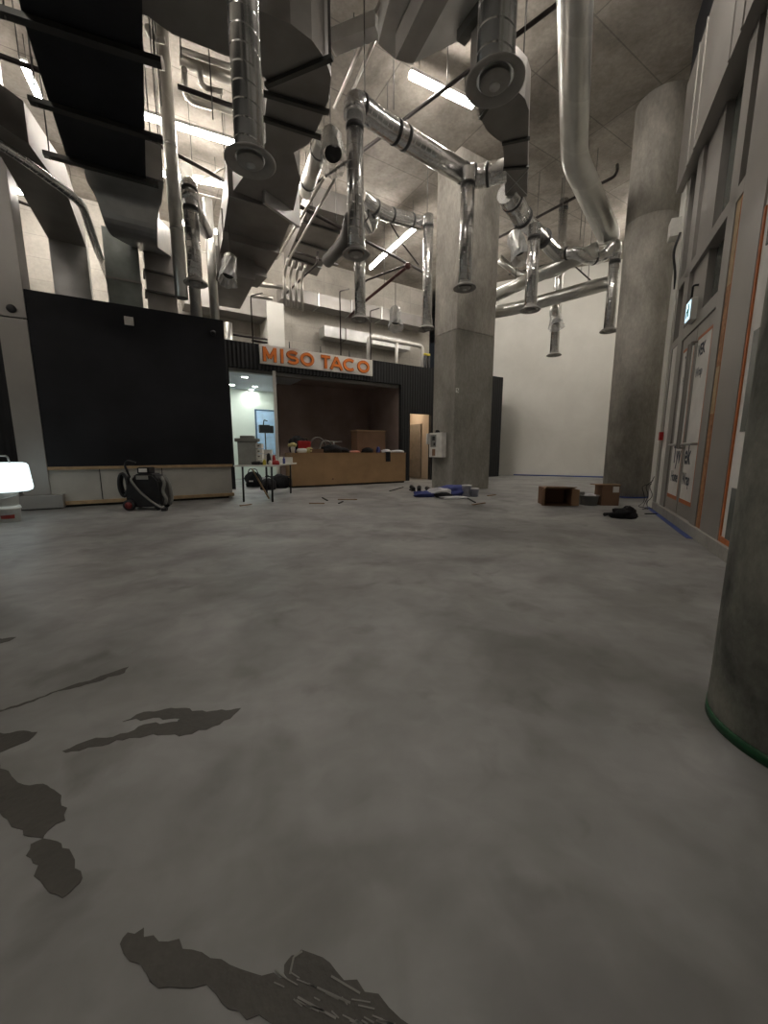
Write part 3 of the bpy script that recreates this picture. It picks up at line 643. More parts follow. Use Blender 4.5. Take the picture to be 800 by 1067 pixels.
# G: ducts at the top centre
Gd = thing('rectangular_duct', lvl(440, 20, 7.0), 'deep grey rectangular duct close to the ceiling at top centre, above a strip light', 'duct')
zg = 7.0
g1 = [lvl(412, 62, zg), lvl(430, 68, zg), lvl(500, -60, zg), lvl(470, -60, zg)]
MB().prism([(p.x, p.y) for p in g1], zg, zg + .9).build('trunk', M_galvd, Gd)
g2 = [lvl(394, 46, 7.35), lvl(412, 62, 7.35), lvl(470, -60, 7.35), lvl(420, -60, 7.35)]
MB().prism([(p.x, p.y) for p in g2], 7.35, 8.1).build('side_trunk', M_galv, Gd)
g3 = [lvl(431, 66, 7.3), lvl(478, 43, 7.3), lvl(530, -60, 7.3), lvl(495, -60, 7.3)]
MB().prism([(p.x, p.y) for p in g3], 7.3, 8.0).build('offset_trunk', M_galv, Gd)
p, q = lvl(480, 40, 7.2), lvl(506, 5, 7.2)
MB().rect([p, q], None, .16, .14).build('rail', M_strut, Gd)
b = MB(); b.box(frame(lvl(366, 44, 7.6), rad(-20)), -.35, .45, -.1, .12, 0, .22, bev=.01); fc = b.build('control_box', M_galv, None, 'small pale control box near the ceiling left of the top centre duct', 'control box')

# F: grey rectangular elbow right of centre
Fd = thing('rectangular_duct', lvl(535, 160, 6.0), 'grey rectangular duct elbow hanging below the highest disc diffuser', 'duct')
f0, f1 = lvl(537, 205, 6.0), lvl(537, 150, 6.0)
ol = [lvl(u, v, 6.0) for u, v in ((496, 92), (497, 108), (500, 122), (507, 136), (517, 145), (524, 149), (525, 176), (526, 205), (549, 205), (550, 150), (551, 115), (547, 103), (538, 94), (525, 86), (508, 84))]
b = MB(); b.prism([(p.x, p.y) for p in ol], 6.0, 6.5); b.build('offset_elbow', M_galvd, Fd)
p = lvl(512, 92, 6.4); b = MB(); b.rect([(p.x, p.y, 6.48), (p.x, p.y, 7.25)], hds, .5, .4); b.build('riser', M_galvd, Fd)
for (u0, v0, u1, v1) in ((523, 150, 552, 144), (524, 176, 551, 174), (500, 124, 517, 98)):
    p, q = lvl(u0, v0, 5.985), lvl(u1, v1, 5.985)
    MB().rect([p, q], None, .05, .03).build('flange', M_strut, Fd)
for (u0, v0, u1, v1) in ((526, 178, 549, 203), (549, 178, 526, 203)):
    p, q = lvl(u0, v0, 5.996), lvl(u1, v1, 5.996)
    MB().rect([p, q], None, .012, .008).build('cross_crease', M_galv, Fd)

# plastic-bagged duct ends
GPB = 'duct stubs bagged in clear plastic'
def stub(u, v, z, r, ang, label, hang=.45, tilt=.4):
    c = lvl(u, v, z); ax = Vector((math.sin(ang) * tilt, -math.cos(ang) * tilt, -1)).normalized()
    t = thing('bagged_duct_stub', c, label, 'duct', GPB)
    MB().tube([c - ax * .45, c], r, 18, cap=False).build('stub', M_round, t)
    b = MB(); b.lathe(c + ax * .001, [(0, 0), (r * .92, 0), (r * .92, -.004), (0, -.004)], 18, axis=ax); b.build('dark_mouth', M_bp, t)
    b = MB(); rnd = random.Random(int(u)); n = 20; rings = []
    for i, (h, k) in enumerate(((-.40, 1.06), (-.3, 1.15), (-.15, 1.12), (0, 1.25), (.12, 1.4), (.2, 1.55))):
        x = ax.orthogonal().normalized(); y = ax.cross(x)
        rings.append([b.bm.verts.new(c + ax * h * (r / .14) + (x * math.cos(2 * math.pi * j / n) + y * math.sin(2 * math.pi * j / n)) * r * k * (1 + rnd.uniform(-.12, .16) * (1 if i else 0))) for j in range(n)])
    for i in range(5):
        for j in range(n): b.bm.faces.new((rings[i][j], rings[i][(j + 1) % n], rings[i + 1][(j + 1) % n], rings[i + 1][j]))
    b.build('plastic_bag', M_plastic, t)
    e = c - ax * .45; MB().tube([e, (e.x, e.y, CH)], .009, 8).build('hanger_rod', M_rod, t)
stub(347, 160, 5.9, .15, .3, 'large bagged duct stub beside the big curved elbow', tilt=.5)
stub(238, 286, 4.9, .13, 0, 'bagged duct stub hanging below the stepped rectangular duct')
stub(541, 262, 5.6, .15, .6, 'bagged dark duct stub beside the right edge of the square column', hang=.5)
stub(579, 335, 4.75, .13, 0, 'bagged duct stub in front of the white far wall')
stub(412, 335, 5.2, .16, 0, 'bagged duct stub above the end of the sign', hang=.5)

# strip lights
M_tube = mat('lit_tube', (1, 1, 1), .5, emit=(STRIP_COL, STRIP))
M_fix = mat('fixture_white', (.6, .6, .58), .5)
GL = 'ceiling strip lights'
def strip(p, q, label):
    p = Vector(p); q = Vector(q); c = (p + q) / 2; d = (q - p).normalized(); sx = d.cross(Vector((0, 0, 1)))
    t = thing('strip_light', (c.x, c.y, p.z), label, 'light', GL)
    b = MB(); b.rect([p + Vector((0, 0, .07)), q + Vector((0, 0, .07))], None, .12, .06); b.build('housing', M_fix, t)
    b = MB(); m = (p + q) / 2
    b.tube([p, m - d * .01], .055, 10); b.build('tube', M_tube, t)
    b = MB(); b.tube([m + d * .01, q], .055, 10); b.build('tube', M_tube, t)
    for e in (p + d * .2, q - d * .2): MB().tube([e + Vector((0, 0, .1)), Vector((e.x, e.y, CH))], .006, 6).build('hanger_rod', M_rod, t)
    return t
strip(lvl(427, 78, 8.0), lvl(492, 110, 8.0), 'lit strip light at top centre below the ceiling, before the concrete')
strip(lvl(140, 118, 7.9), lvl(245, 150, 7.9), 'long lit strip light behind the spiral drop at upper left')
strip(lvl(150, 178, 7.9), lvl(234, 193, 7.9), 'second lit strip light farther behind at upper left')
strip(lvl(434, 236, 7.7), lvl(404, 263, 7.7), 'lit strip light near the left edge of the square column')
strip(lvl(24, 66, 7.9), lvl(42, 106, 7.9), 'lit strip light seen in the gap at the far left of the black duct')
strip(lvl(402, 264, 7.7), lvl(386, 279, 7.7), 'lit strip light added for the glare near the back wall, end to end with another')  # lamp added where only glare falls on wall and ceiling
a0 = lvl(300, 190, 7.9); strip(a0 - hdv * .65, a0 + hdv * .65, 'unseen strip light added above the big curved duct elbow to brighten the sign')  # unseen lamp added to brighten the sign and black front
strip(Q(-1.9, 1.6, 7.6), Q(-.6, 1.6, 7.6), 'hidden strip light added above the roof of the bar behind the stepped duct')  # added lamp, kept behind the duct, brightens the service wall
strip(Q(-5.2, 1.8, 7.4), Q(-3.9, 1.8, 7.4), 'strip light added over the left part of the black panel wall to brighten the wall behind')  # another lamp added for the bright wall behind the black front
for x, y, lb in ((-3.4, -.2, 'unseen fill strip light added behind the camera on the left'), (-8.0, 1.6, 'fill strip light added out of view above the far left of the hall'), (3.2, 5.6, 'unseen fill strip light added high above the long round duct')):
    strip((x - .65, y - .38, 8.1), (x + .65, y + .38, 8.1), lb)  # fill lamps added outside the view
strip((3.15, 14.6, 8.0), (3.45, 15.9, 8.0), 'strip light added for the far wall, hidden behind the square column')  # hidden lamp added to brighten the white far wall
strip((7.9, 12.6, 8.0), (8.6, 13.8, 8.0), 'strip light added for the far wall, hidden behind the far round column')  # second hidden lamp added for the far wall
strip((5.2, 15.2, 8.1), (6.0, 15.2, 8.1), 'strip light before the white far wall') if False else None

# pipes
def pipe(pts, r, m, name, label, cat='pipe', group=None, fil=.08, rods=0):
    t = thing(name, pts[0], label, cat, group)
    MB().tube(pts, r, 10, fil).build('pipe', m, t)
    for i in range(rods):
        f = (i + .5) / rods; a, c = Vector(pts[0]), Vector(pts[1]); e = a + (c - a) * f
        MB().tube([e, (e.x, e.y, CH)], .008, 6).build('hanger_rod', M_rod, t)
    return t
GS = 'black sprinkler pipes'
pipe([lvl(600, -10, 7.6), lvl(378, 157, 7.6)], .035, M_iron, 'sprinkler_pipe', 'dark sprinkler pipe crossing the ceiling at top centre', group=GS, rods=3)
pipe([lvl(378, 157, 7.4), lvl(304, 208, 7.2)], .03, M_iron, 'sprinkler_pipe', 'dark sprinkler pipe behind the bagged duct stub by the big elbow', group=GS, rods=1)
pipe([lvl(500, 258, 7.4), lvl(640, 184, 7.4), lvl(643, 178, 7.6), lvl(643, 172, 7.9)], .035, M_iron, 'sprinkler_pipe', 'dark sprinkler pipe crossing before the round column', group=GS, rods=3)
pipe([lvl(312, 215, 6.9), lvl(362, 241, 6.9), lvl(446, 286, 6.9)], .045, M_iron, 'sprinkler_pipe', 'dark sprinkler pipe passing under the glowing strip light', group=GS, rods=2)
pipe([lvl(424, 278, 6.7), lvl(380, 314, 6.4), lvl(364, 330, 6.2)], .05, M_redp, 'sprinkler_pipe', 'dark red sprinkler pipe slanting down left of the square column', group=GS, rods=1)
pipe([lvl(424, 276, 6.75), lvl(382, 292, 6.6), lvl(375, 298, 6.5)], .03, M_iron, 'sprinkler_pipe', 'thin dark pipe slanting left from the red pipe joint', group=GS)
pipe([lvl(436, 276, 6.8), lvl(420, 255, 7.2), lvl(402, 225, 8.0)], .022, M_iron, 'sprinkler_pipe', 'thin dark brace rising across the glowing strip light', group=GS)
b = MB(); b.blob(lvl(425, 277, 6.7), .10, .10, .10, amp=.1, flat=False); b.build('pipe_coupling', M_redp, None, 'red pipe coupling where the sprinkler pipes meet', 'coupling')
pipe([lvl(150, 143, 6.8), lvl(215, 178, 6.8), lvl(236, 190, 6.8)], .035, M_iron, 'sprinkler_pipe', 'dark sprinkler pipe beneath the upper left strip light', group=GS, rods=2)
pipe([lvl(185, 90, 7.4), lvl(246, 112, 7.4)], .04, M_iron, 'sprinkler_pipe', 'short dark pipe behind the ringed spiral drop', group=GS)
pipe([lvl(530, 286, 6.5), lvl(640, 258, 6.5)], .025, M_iron, 'sprinkler_pipe', 'thin dark pipe behind the wriggling duct', group=GS)
pipe([lvl(596, 275, 6.4), lvl(615, 292, 5.9)], .02, M_iron, 'pipe_brace', 'short dark brace hanging before the white wall', 'brace', rods=1)
GC = 'pale conduits in bundles'
for i, (u0, v0, u1, v1, z, lb) in enumerate(((397, 0, 348, 112, 7.8, 'pale conduit from the top centre duct down to the branch duct'), (405, 6, 360, 112, 7.8, 'dark-backed conduit next to the first pale one at top centre'),
        (350, 185, 300, 272, 6.8, 'pale conduit, right of the pair beside the stepped duct'), (338, 185, 288, 270, 6.8, 'pale conduit, left of the pair beside the stepped duct'))):
    pipe([lvl(u0, v0, z), lvl(u1, v1, z)], .03, M_cond, 'conduit', lb, 'conduit', GC, rods=1)
for i, (u, v) in enumerate(((296, 285), (302, 287), (308, 289), (314, 291))):
    p = lvl(u, v, 6.3); pipe([p - hdv * .4 + Vector((0, 0, .25)), p, Vector((p.x, p.y, 5.4))], .045, M_cond, 'conduit', ('first', 'second', 'third', 'fourth')[i] + ' from the left of the short vertical conduits left of the sign end', 'conduit', 'short conduits over the sign', fil=.2)
# horizontal pipework glimpsed left of the ringed drop
for i, (u0, v0, u1, v1, r) in enumerate(((187, 52, 246, 72, .05), (187, 62, 246, 84, .10), (192, 100, 246, 118, .06))):
    pipe([lvl(u0, v0, 7.9), lvl(u1, v1, 7.9)], r, M_cond, 'service_pipe', ('upper', 'middle', 'lower')[i] + ' pale horizontal pipe between the tall ducts and the ringed drop', 'pipe', 'pale horizontal pipes')
pipe([lvl(192, 72, 7.7), lvl(193, 98, 7.7), lvl(200, 106, 7.6), lvl(222, 112, 7.6)], .05, M_cond, 'service_pipe', 'pale pipe bend behind the ringed spiral drop', 'pipe', 'pale horizontal pipes', fil=.2)
pipe([lvl(208, 70, 7.6), lvl(209, 86, 7.6), lvl(214, 92, 7.6), lvl(232, 96, 7.6)], .045, M_cond, 'service_pipe', 'small pale U-shaped pipe bend behind the ringed drop', 'pipe', 'pale horizontal pipes', fil=.2)
pipe([lvl(154, 28, 7.6), lvl(156, 36, 7.6), lvl(162, 40, 7.6), lvl(172, 42, 7.6)], .05, M_cond, 'service_pipe', 'small bright pipe bend right of the black duct', 'pipe', 'pale horizontal pipes', fil=.2)
pipe([lvl(150, 62, 7.4), lvl(170, 66, 7.4)], .09, M_pale, 'service_pipe', 'stubby cream pipe right of the black duct', 'pipe', 'pale horizontal pipes')
# horizontal duct and frames before the back wall
t = thing('back_duct', Q(4.4, 2.9, 6.7), 'long dull duct running level across the back wall left of the square column', 'duct')
MB().box(Q, 1.6, 8.5, 2.75, 3.35, 6.55, 7.0).build('duct', M_galvd, t)
for k in (3.0, 4.4, 5.8): MB().box(Q, k, k + .04, 2.72, 3.38, 6.52, 7.03).build('flange', M_galv, t)
t = thing('back_duct', Q(3.0, 2.9, 5.9), 'lower dull duct against the back wall over the end of the sign', 'duct')
MB().box(Q, 3.3, 7.4, 2.9, 3.45, 5.55, 5.95).build('duct', M_galv, t)
for k in (4.2, 5.4): MB().box(Q, k, k + .05, 2.87, 3.48, 5.52, 5.98).build('flange', M_galvd, t)
t = thing('back_duct', Q(-.5, 2.9, 6.2), 'grey duct box against the back wall behind the stepped duct', 'duct')
MB().box(Q, -1.6, 1.1, 2.6, 3.4, 5.75, 6.35).build('duct', M_galvd, t)
ol = [lvl(u, v, 7.3) for u, v in ((322, 214), (362, 226), (330, 288), (296, 276))]  # added block standing in for dark, shaded ceiling
t = thing('rectangular_duct', ol[0], 'wide dull duct shape added to darken the shaded ceiling behind the pale conduit pair', 'duct')
MB().prism([(p.x, p.y) for p in ol], 7.3, 7.8).build('duct', M_galvd, t)
for f in (.2, .5, .8):
    p, q = ol[0].lerp(ol[3], f), ol[1].lerp(ol[2], f); p = p - Vector((0, 0, .03)); q = q - Vector((0, 0, .03)); MB().rect([p, q], None, .05, .05).build('flange', M_strut, t)
# white pipe frame on the bar roof
t = thing('roof_vent_pipe', Q(5.0, 1.0, 3.85), 'shiny inverted U pipe standing on the bar roof left of the square column', 'pipe')
kf0, kf1 = QK(384, 372, 1.0)[0], QK(440, 372, 1.0)[0]
MB().tube([Q(kf0, 1.0, 3.85), Q(kf0, 1.0, 5.2), Q(kf1, 1.0, 5.2), Q(kf1, 1.0, 3.85)], .075, 14, .18).build('pipe', M_pale, t)
MB().tube([Q((kf0 + kf1) / 2, 1.0, 3.85), Q((kf0 + kf1) / 2, 1.0, 5.2)], .06, 12).build('middle_pipe', M_pale, t)
t = thing('roof_pipe', Q(6.0, .8, 3.85), 'pair of ribbed dark pipes with yellow caps at the left edge of the square column', 'pipe')
for dk in (0, .16):
    k_ = QK(443, 372, .6)[0] + dk; b = MB(); b.tube([Q(k_, .6, 3.85), Q(k_, .6, 4.75)], .06, 10); b.build('pipe', M_bp, t); b = MB(); b.tube([Q(k_, .6, 4.75), Q(k_, .6, 4.83)], .065, 10); b.build('yellow_cap', M_yellow, t)
k_ = QK(287, 350, 2.6)[0]
struct('trim_2', MB().box(Q, k_ - .28, k_ + .32, 2.55, 3.6, 3.85, 6.3), M_wht)     # boxed-in riser before the back wall
# hangers on the sign and thin vertical pipes
for i, (u, lb) in enumerate(((264, 'thin dark rod rising behind the left end of the sign'), (355, 'thin dark hooked rod rising behind the middle of the sign'), (386, 'thin dark rod rising behind the right end of the sign'))):
    k_ = QK(u, 365, .5)[0]; top = (5.6, 6.3, 5.9)[i]
    pipe([Q(k_, .5, 3.85), Q(k_, .5, top), Q(k_ + .35, .5, top + .15)], .02, M_iron, 'threaded_rod', lb, 'rod', 'rods behind the sign', fil=.05)
b = MB()
for z, k0, k1 in ((4.72, QK(240, 345, 1.5)[0], QK(278, 345, 1.5)[0]), (4.62, QK(262, 345, 1.5)[0], QK(278, 345, 1.5)[0])): b.tube([Q(k0, 1.5, z), Q(k1, 1.5, z)], .035, 8)
b.build('service_pipe', M_iron, None, 'two short dark level pipes above the left end of the sign', 'pipe')
p = dep(238, 345, 12.6); b = MB(); b.tube([(p.x, p.y, 3.86), (p.x, p.y, 5.0)], .12, 16); b.build('vertical_duct', M_round, None, 'short shiny upright duct stub just right of the black panel top corner', 'duct')
# threaded rods across the ceiling
GR = 'thin vertical rods from the ceiling'
for i, (u0, v0, z0, z1, lb) in enumerate(((343, 60, 6.0, CH, 'thin rod at the outer corner of the big elbow'), (380, 108, 6.2, CH, 'thin rod over the long drop elbow'), (410, 115, 6.9, CH, 'thin rod under the top centre duct'), (544, 90, 6.3, CH, 'thin rod right of the highest disc'),
        (585, 235, 6.0, CH, 'thin rod at the bend of the long round duct'), (604, 250, 5.9, CH, 'thin rod over the wriggling duct'), (537, 292, 5.2, CH, 'thin pale rod right of the square column'), (612, 300, 5.3, CH, 'thin rod reaching the lower slanting duct'),
        (168, 110, 6.3, CH, 'thin rod right of the black duct'), (189, 60, 6.6, CH, 'thin rod behind the dark elbow arm'), (222, 125, 5.5, CH, 'thin rod left of the ringed spiral drop'), (445, 225, 6.9, CH, 'thin rod over the branch duct by the square column'))):
    p = lvl(u0, v0, z0); b = MB(); b.tube([p, (p.x, p.y, z1)], .009, 6); b.build('threaded_rod', M_rod, None, lb, 'rod', GR)
rp_ = [lvl(0, 100, 6.4), lvl(20, 62, 6.4)]

tl_cable = MB()
pp = [lvl(762 + 9 * math.cos(a * .9), 8 + 9 * math.sin(a * .9), 7.2) for a in range(0)]
for k in range(3):
    c_ = W(1.28, 6.35 + .12 * k, 6.9); tl_cable.tube([c_ + Vector((0, .16 * math.cos(j * math.pi / 8), .16 * math.sin(j * math.pi / 8))) for j in range(17)], .012, 6)
tl_cable.build('cable_coil', M_bp, None, 'small coils of cable high on the head panel of the storefront', 'cable')
pipe([lvl(-8, 55, 6.6), lvl(48, 76, 6.6)], .035, M_iron, 'sprinkler_pipe', 'dark sprinkler pipe at the far upper left beside the black duct', group=GS, rods=1)
pipe([lvl(6, 205, 6.2), lvl(36, 216, 6.2)], .03, M_iron, 'sprinkler_pipe', 'short dark pipe at the left edge above the grey pier', group=GS)
pipe([lvl(306, 262, 7.0), lvl(352, 276, 7.0)], .03, M_iron, 'sprinkler_pipe', 'thin dark pipe crossing under the pale conduit pair', group=GS)
pipe([lvl(298, 306, 6.3), lvl(330, 275, 6.6), lvl(331, 262, 6.9)], .03, M_iron, 'sprinkler_pipe', 'dark bent pipe above the left end of the sign', group=GS)
pipe([lvl(262, 295, 6.2), lvl(300, 300, 6.2)], .07, M_cond, 'service_pipe', 'shiny level pipe right of the stepped duct end', 'pipe', 'pale horizontal pipes')
pipe([lvl(262, 308, 6.0), lvl(284, 311, 6.0)], .06, M_cond, 'service_pipe', 'short shiny pipe under another one right of the stepped duct end', 'pipe', 'pale horizontal pipes')
for i, (u0, v0, u1, v1) in enumerate(((205, 190, 240, 172), (186, 196, 246, 212), (206, 262, 224, 264))):
    pipe([lvl(u0, v0, 7.2), lvl(u1, v1, 7.2)], .018, M_cond, 'conduit', ('thin slanting', 'thin level', 'short level')[i] + ' conduit above the short duct drop over the panel wall', 'conduit', GC)
p = dep(222, 300, 10.5); b = MB(); b.tube([(p.x, p.y, 4.3), (p.x, p.y, 7.2)], .11, 16); b.build('vertical_duct', M_round, None, 'bright vertical duct between the short drop and the stepped rectangular duct', 'duct')

# ================================================================== SIGN
sk0, sk1 = 0.0, 3.75
sg = thing('shop_sign', Q(1.87, -.06, 3.63), 'white sign board with orange capital letters over the bar', 'sign')
b = MB(); b.box(Q, sk0, sk1, -.07, -.002, 3.62, 4.14, bev=.006); b.build('board', mat('sign_white', (0.93, 0.91, 0.86), .5, noise=(3, .05)), sg)
M_sorange = mat('sign_orange', (0.95, 0.27, 0.05), .45, noise=(3, .1)); M_sdark = mat('sign_orange_return', (0.48, 0.10, 0.02), .5)
LH = .40; LT = .096
def arc(cx, cy, rx, ry, a0, a1, n=14): return [(cx + rx * math.cos(rad(a0 + (a1 - a0) * i / n)), cy + ry * math.sin(rad(a0 + (a1 - a0) * i / n))) for i in range(n + 1)]
def strokes(ch, w):
    h = LH; t = LT / 2; x0, x1, y0, y1 = t, w - t, t, h - t; m = w / 2
    if ch == 'M': return [[(x0, 0), (x0, h)], [(x1, 0), (x1, h)], [(x0, h - .03), (m, .10)], [(m, .10), (x1, h - .03)]]
    if ch == 'I': return [[(m, 0), (m, h)]]
    if ch == 'T': return [[(m, 0), (m, h)], [(0, y1), (w, y1)]]
    if ch == 'A': return [[(x0 - .02, 0), (m, h - .02)], [(x1 + .02, 0), (m, h - .02)], [(x0 + .05, .13), (x1 - .05, .13)]]
    if ch == 'O': return [arc(m, h / 2, m - t, h / 2 - t, 0, 360, 28)]
    if ch == 'C': return [arc(m, h / 2, m - t, h / 2 - t, 48, 312, 24)]
    if ch == 'S':
        r = (h / 2 - t) / 2; return [arc(m, y1 - r, m - t, r, 25, 270, 14) + arc(m, y0 + r, m - t, r, 90, -155, 14)[1:]]
def ribbon(b, pts, x0, z0, d0, d1, lt):
    P = [Vector((p[0], p[1])) for p in pts]; closed = (P[0] - P[-1]).length < 1e-4; n = len(P); rows = []
    for i in range(n):
        a = P[i - 1] if i else (P[-2] if closed else P[0]); c = P[i + 1] if i < n - 1 else (P[1] if closed else P[-1])
        d = (c - a).normalized(); nn = Vector((-d.y, d.x)) * lt / 2
        q0, q1 = P[i] + nn, P[i] - nn
        rows.append([b.bm.verts.new(Q(x0 + q.x, dd, z0 + q.y)) for q, dd in ((q0, d0), (q1, d0), (q1, d1), (q0, d1))])
    for i in range(n - 1):
        for j in range(4): b.bm.faces.new((rows[i][j], rows[i][(j + 1) % 4], rows[i + 1][(j + 1) % 4], rows[i + 1][j]))
    if not closed: b.bm.faces.new(rows[0][::-1]); b.bm.faces.new(rows[-1])
for ch, u0, u1 in (('M', 228, 272), ('I', 280, 298), ('S', 303, 343), ('O', 347, 392), ('T', 414, 443), ('A', 443, 483), ('C', 484, 527), ('O', 530, 569)):
    ka = QK(200 + u0 / 3.077, 375, -.1)[0]; kb = QK(200 + u1 / 3.077, 375, -.1)[0]
    b = MB(); 
    for i, st in enumerate(strokes(ch, kb - ka)): ribbon(b, st, ka, 3.68, -.071, -.105 - i * .0006, LT)
    L_ = b.build('letter', M_sdark, sg, 'raised orange letter ' + ch)
    b = MB()
    for i, st in enumerate(strokes(ch, kb - ka)): ribbon(b, st, ka, 3.68, -.107, -.113 - i * .0006, LT - .022)
    b.build('letter_face', M_sorange, L_)
for x in (.9, 1.9, 2.9):
    MB().tube([Q(x, -.03, 4.14), Q(x, -.03, 4.34)], .015, 8).build('bracket', M_bp, sg)
# ---- bright room: downlights, picture screen, stand
M_dl = mat('downlight_lens', (1, 1, 1), .5, emit=((.95, 1.0, .96), 130))
zq = 3.49
for (u, v, lb) in ((255, 393, 'nearest of the round downlights in the bright back room'), (241.5, 401, 'leftmost round downlight in the bright back room'), (265.5, 403, 'right one of the two close downlights in the bright back room'), (262, 406, 'left one of the two close downlights in the bright back room')):
    p = lvl(u, v, zq); t = thing('downlight', p, lb, 'light', 'downlights in the bright back room')
    b = MB(); b.lathe(p, [(0, 0), (.085, 0), (.085, .012), (0, .012)], 20); b.build('lens', M_dl, t)
    b = MB(); b.lathe(p, [(.087, -.004), (.11, -.004), (.11, .012), (.087, .012), (.087, -.004)], 20); b.build('trim_ring', M_white, t)
for (k, d, lb) in ((-2.2, 1.2, 'downlight of the back room hidden behind the right end of the black panel wall'), (-3.6, 2.2, 'downlight deep in the back room behind the black panel wall'), (-.6, 2.4, 'downlight at the back of the bright room')):
    p = Q(k, d, zq); t = thing('downlight', p, lb, 'light', 'downlights in the bright back room')
    b = MB(); b.lathe(p, [(0, 0), (.085, 0), (.085, .012), (0, .012)], 20); b.build('lens', M_dl, t)
kw0, zw0 = QK(268.5, 468, 4.44); kw1, zw1 = QK(288, 429, 4.44)
wd = bpy.data.objects.new('window_1', None); COL.objects.link(wd); wd.location = Q(kw0, 4.4, .9); WL[wd.name] = wd.location.copy(); wd['kind'] = 'structure'
b = MB(); b.box(Q, kw0, kw1 - .1, 4.40, 4.44, .95, zw1); b.build('pane', mat('pale_blue_pane', (.42, .60, .80), .3), wd)
b = MB(); b.box(Q, kw0 - .05, kw0, 4.38, 4.45, .9, zw1 + .05); b.box(Q, kw0, kw1 - .1, 4.38, 4.45, zw1, zw1 + .05); b.box(Q, kw0, kw1 - .1, 4.38, 4.45, .9, .95); b.build('window_frame', mat('blue_frame', (.05, .11, .20), .5), wd)
t = thing('equipment_stand', Q(QK(276, 447, 2.3)[0], 2.3, 0), 'black device on a thin pole stand in the bright back room', 'stand')
kk, zz = QK(276, 447, 2.3)
MB().tube([Q(kk, 2.3, 0), Q(kk, 2.3, zz)], .02, 8).build('pole', M_bp, t)
b = MB(); b.box(Q, kk - .20, kk + .16, 2.2, 2.4, zz - .14, zz + .14, bev=.03); b.build('device', M_bp, t)
b = MB(); b.tube([Q(kk - .05, 2.3, zz + .14), Q(kk - .02, 2.3, zz + .32), Q(kk + .1, 2.3, zz + .28)], .018, 8, .05); b.build('handle', M_bp, t)
b = MB(); b.box(Q, kk + .17, kk + .30, 2.25, 2.35, zz - .14, zz + .12, bev=.02); b.build('side_screen', M_bp, t)
for a in (0, 2.1, 4.2): MB().tube([Q(kk, 2.3, .25), Q(kk + .3 * math.cos(a), 2.3 + .3 * math.sin(a), .015)], .015, 8).build('leg', M_bp, t)
p = Q(5.9, 1.0, 2.89); t = thing('downlight', p, 'warm ceiling light inside the small lit doorway', 'light')
b = MB(); b.lathe(p, [(0, 0), (.11, 0), (.11, .012), (0, .012)], 20); b.build('lens', mat('warm_lens', (1, 1, 1), .5, emit=((1, .80, .58), 70)), t)

# ================================================================== COUNTER
dC = -.62; kc0, kc1 = QK(304.5, 500, dC)[0], QK(422.5, 490, dC)[0]
ct = thing('bar_counter', Q((kc0 + kc1) / 2, dC + .3, 0), 'long plain plywood bar counter under the sign', 'counter')
b = MB(); b.box(Q, kc0, kc1, dC, dC + .6, .06, 1.02); b.build('carcass', M_ply, ct)
b = MB(); b.box(Q, kc0 + .02, kc1 - .02, dC + .05, dC + .56, 0, .06); b.build('toe_kick', M_dark, ct)
b = MB(); b.box(Q, kc0 - .01, kc1 + .01, dC - .01, dC + .61, 1.02, 1.05); b.build('worktop', M_ply, ct)
b = MB(); k_, z_ = QK(346, 500, dC); b.box(Q, k_, k_ + .05, dC - .006, dC, .2, .25); b.build('knot', M_cardd, ct)
TOP = 1.05
def on(u, d): return QK(u, 470, d)[0]
dm = dC + .35
def boxthing(name, fr, x, y, z, w, d, h, m, label, cat, lid=None, group=None):
    t = thing(name, fr(x, y, z), label, cat, group)
    b = MB(); b.box(fr, x - w / 2, x + w / 2, y - d / 2, y + d / 2, z, z + h, bev=.006); b.build('carton', m, t)
    b = MB(); b.box(fr, x - .02, x + .02, y - d / 2 - .001, y + d / 2 + .001, z + h, z + h + .002); b.build('packing_tape', M_pine, t)
    return t
k0, k1 = QK(369, 460, dm)[0], QK(398, 460, dm)[0]
t = thing('cardboard_box', Q((k0 + k1) / 2, dm, TOP), 'large brown cardboard box standing on the plywood bar counter', 'box')
b = MB(); b.box(Q, k0, k1, dm - .22, dm + .22, TOP, TOP + .70, bev=.008); b.build('carton', M_cardd, t)
b = MB(); b.box(Q, k0 - .02, k1 + .01, dm - .26, dm + .24, TOP + .70, TOP + .74, bev=.005); b.build('top_flap', M_card, t)
def lump(u, d, w, dd, h, m, label, name, cat, seed, z=TOP, amp=.15, group=None):
    k_ = on(u, d); b = MB(); b.blob(Q(k_, d, z), w, dd, h / 1.55, seed=seed, amp=amp, ang=math.pi / 2 - QA, seg=22); return b.build(name, m, None, label, cat, group)
lump(310, dm, .26, .2, .52, M_bf, 'black bag at the left end of the bar counter', 'tool_bag', 'bag', 1)
t = thing('red_toolbox', Q(on(317, dm - .16), dm - .16, TOP), 'red case among the things at the left end of the bar counter', 'case')
b = MB(); x = on(317, dm - .22); b.box(Q, x - .2, x + .2, dm - .28, dm - .08, TOP, TOP + .36, bev=.05); b.build('body', M_red, t)
b = MB(); b.tube([Q(x - .12, dm - .18, TOP + .34), Q(x - .12, dm - .18, TOP + .42), Q(x + .12, dm - .18, TOP + .42), Q(x + .12, dm - .18, TOP + .34)], .015, 8, .03); b.build('handle', M_bp, t)
x = on(306, dm - .2); b = MB(); b.tube([Q(x, dm - .2, TOP), Q(x, dm - .2, TOP + .24)], .055, 14); b.build('water_bottle', M_bluec, None, 'blue bottle standing at the left end of the bar counter', 'bottle')
x = on(301.5, dm - .25) + .12; t = thing('flower_pot', Q(x, dm - .22, TOP), 'pale pot with yellow top at the left end of the bar counter', 'pot')
b = MB(); b.lathe(Q(x, dm - .22, TOP), [(0, 0), (.05, 0), (.07, .15), (.06, .2), (0, .2)], 14); b.build('pot', M_white, t)
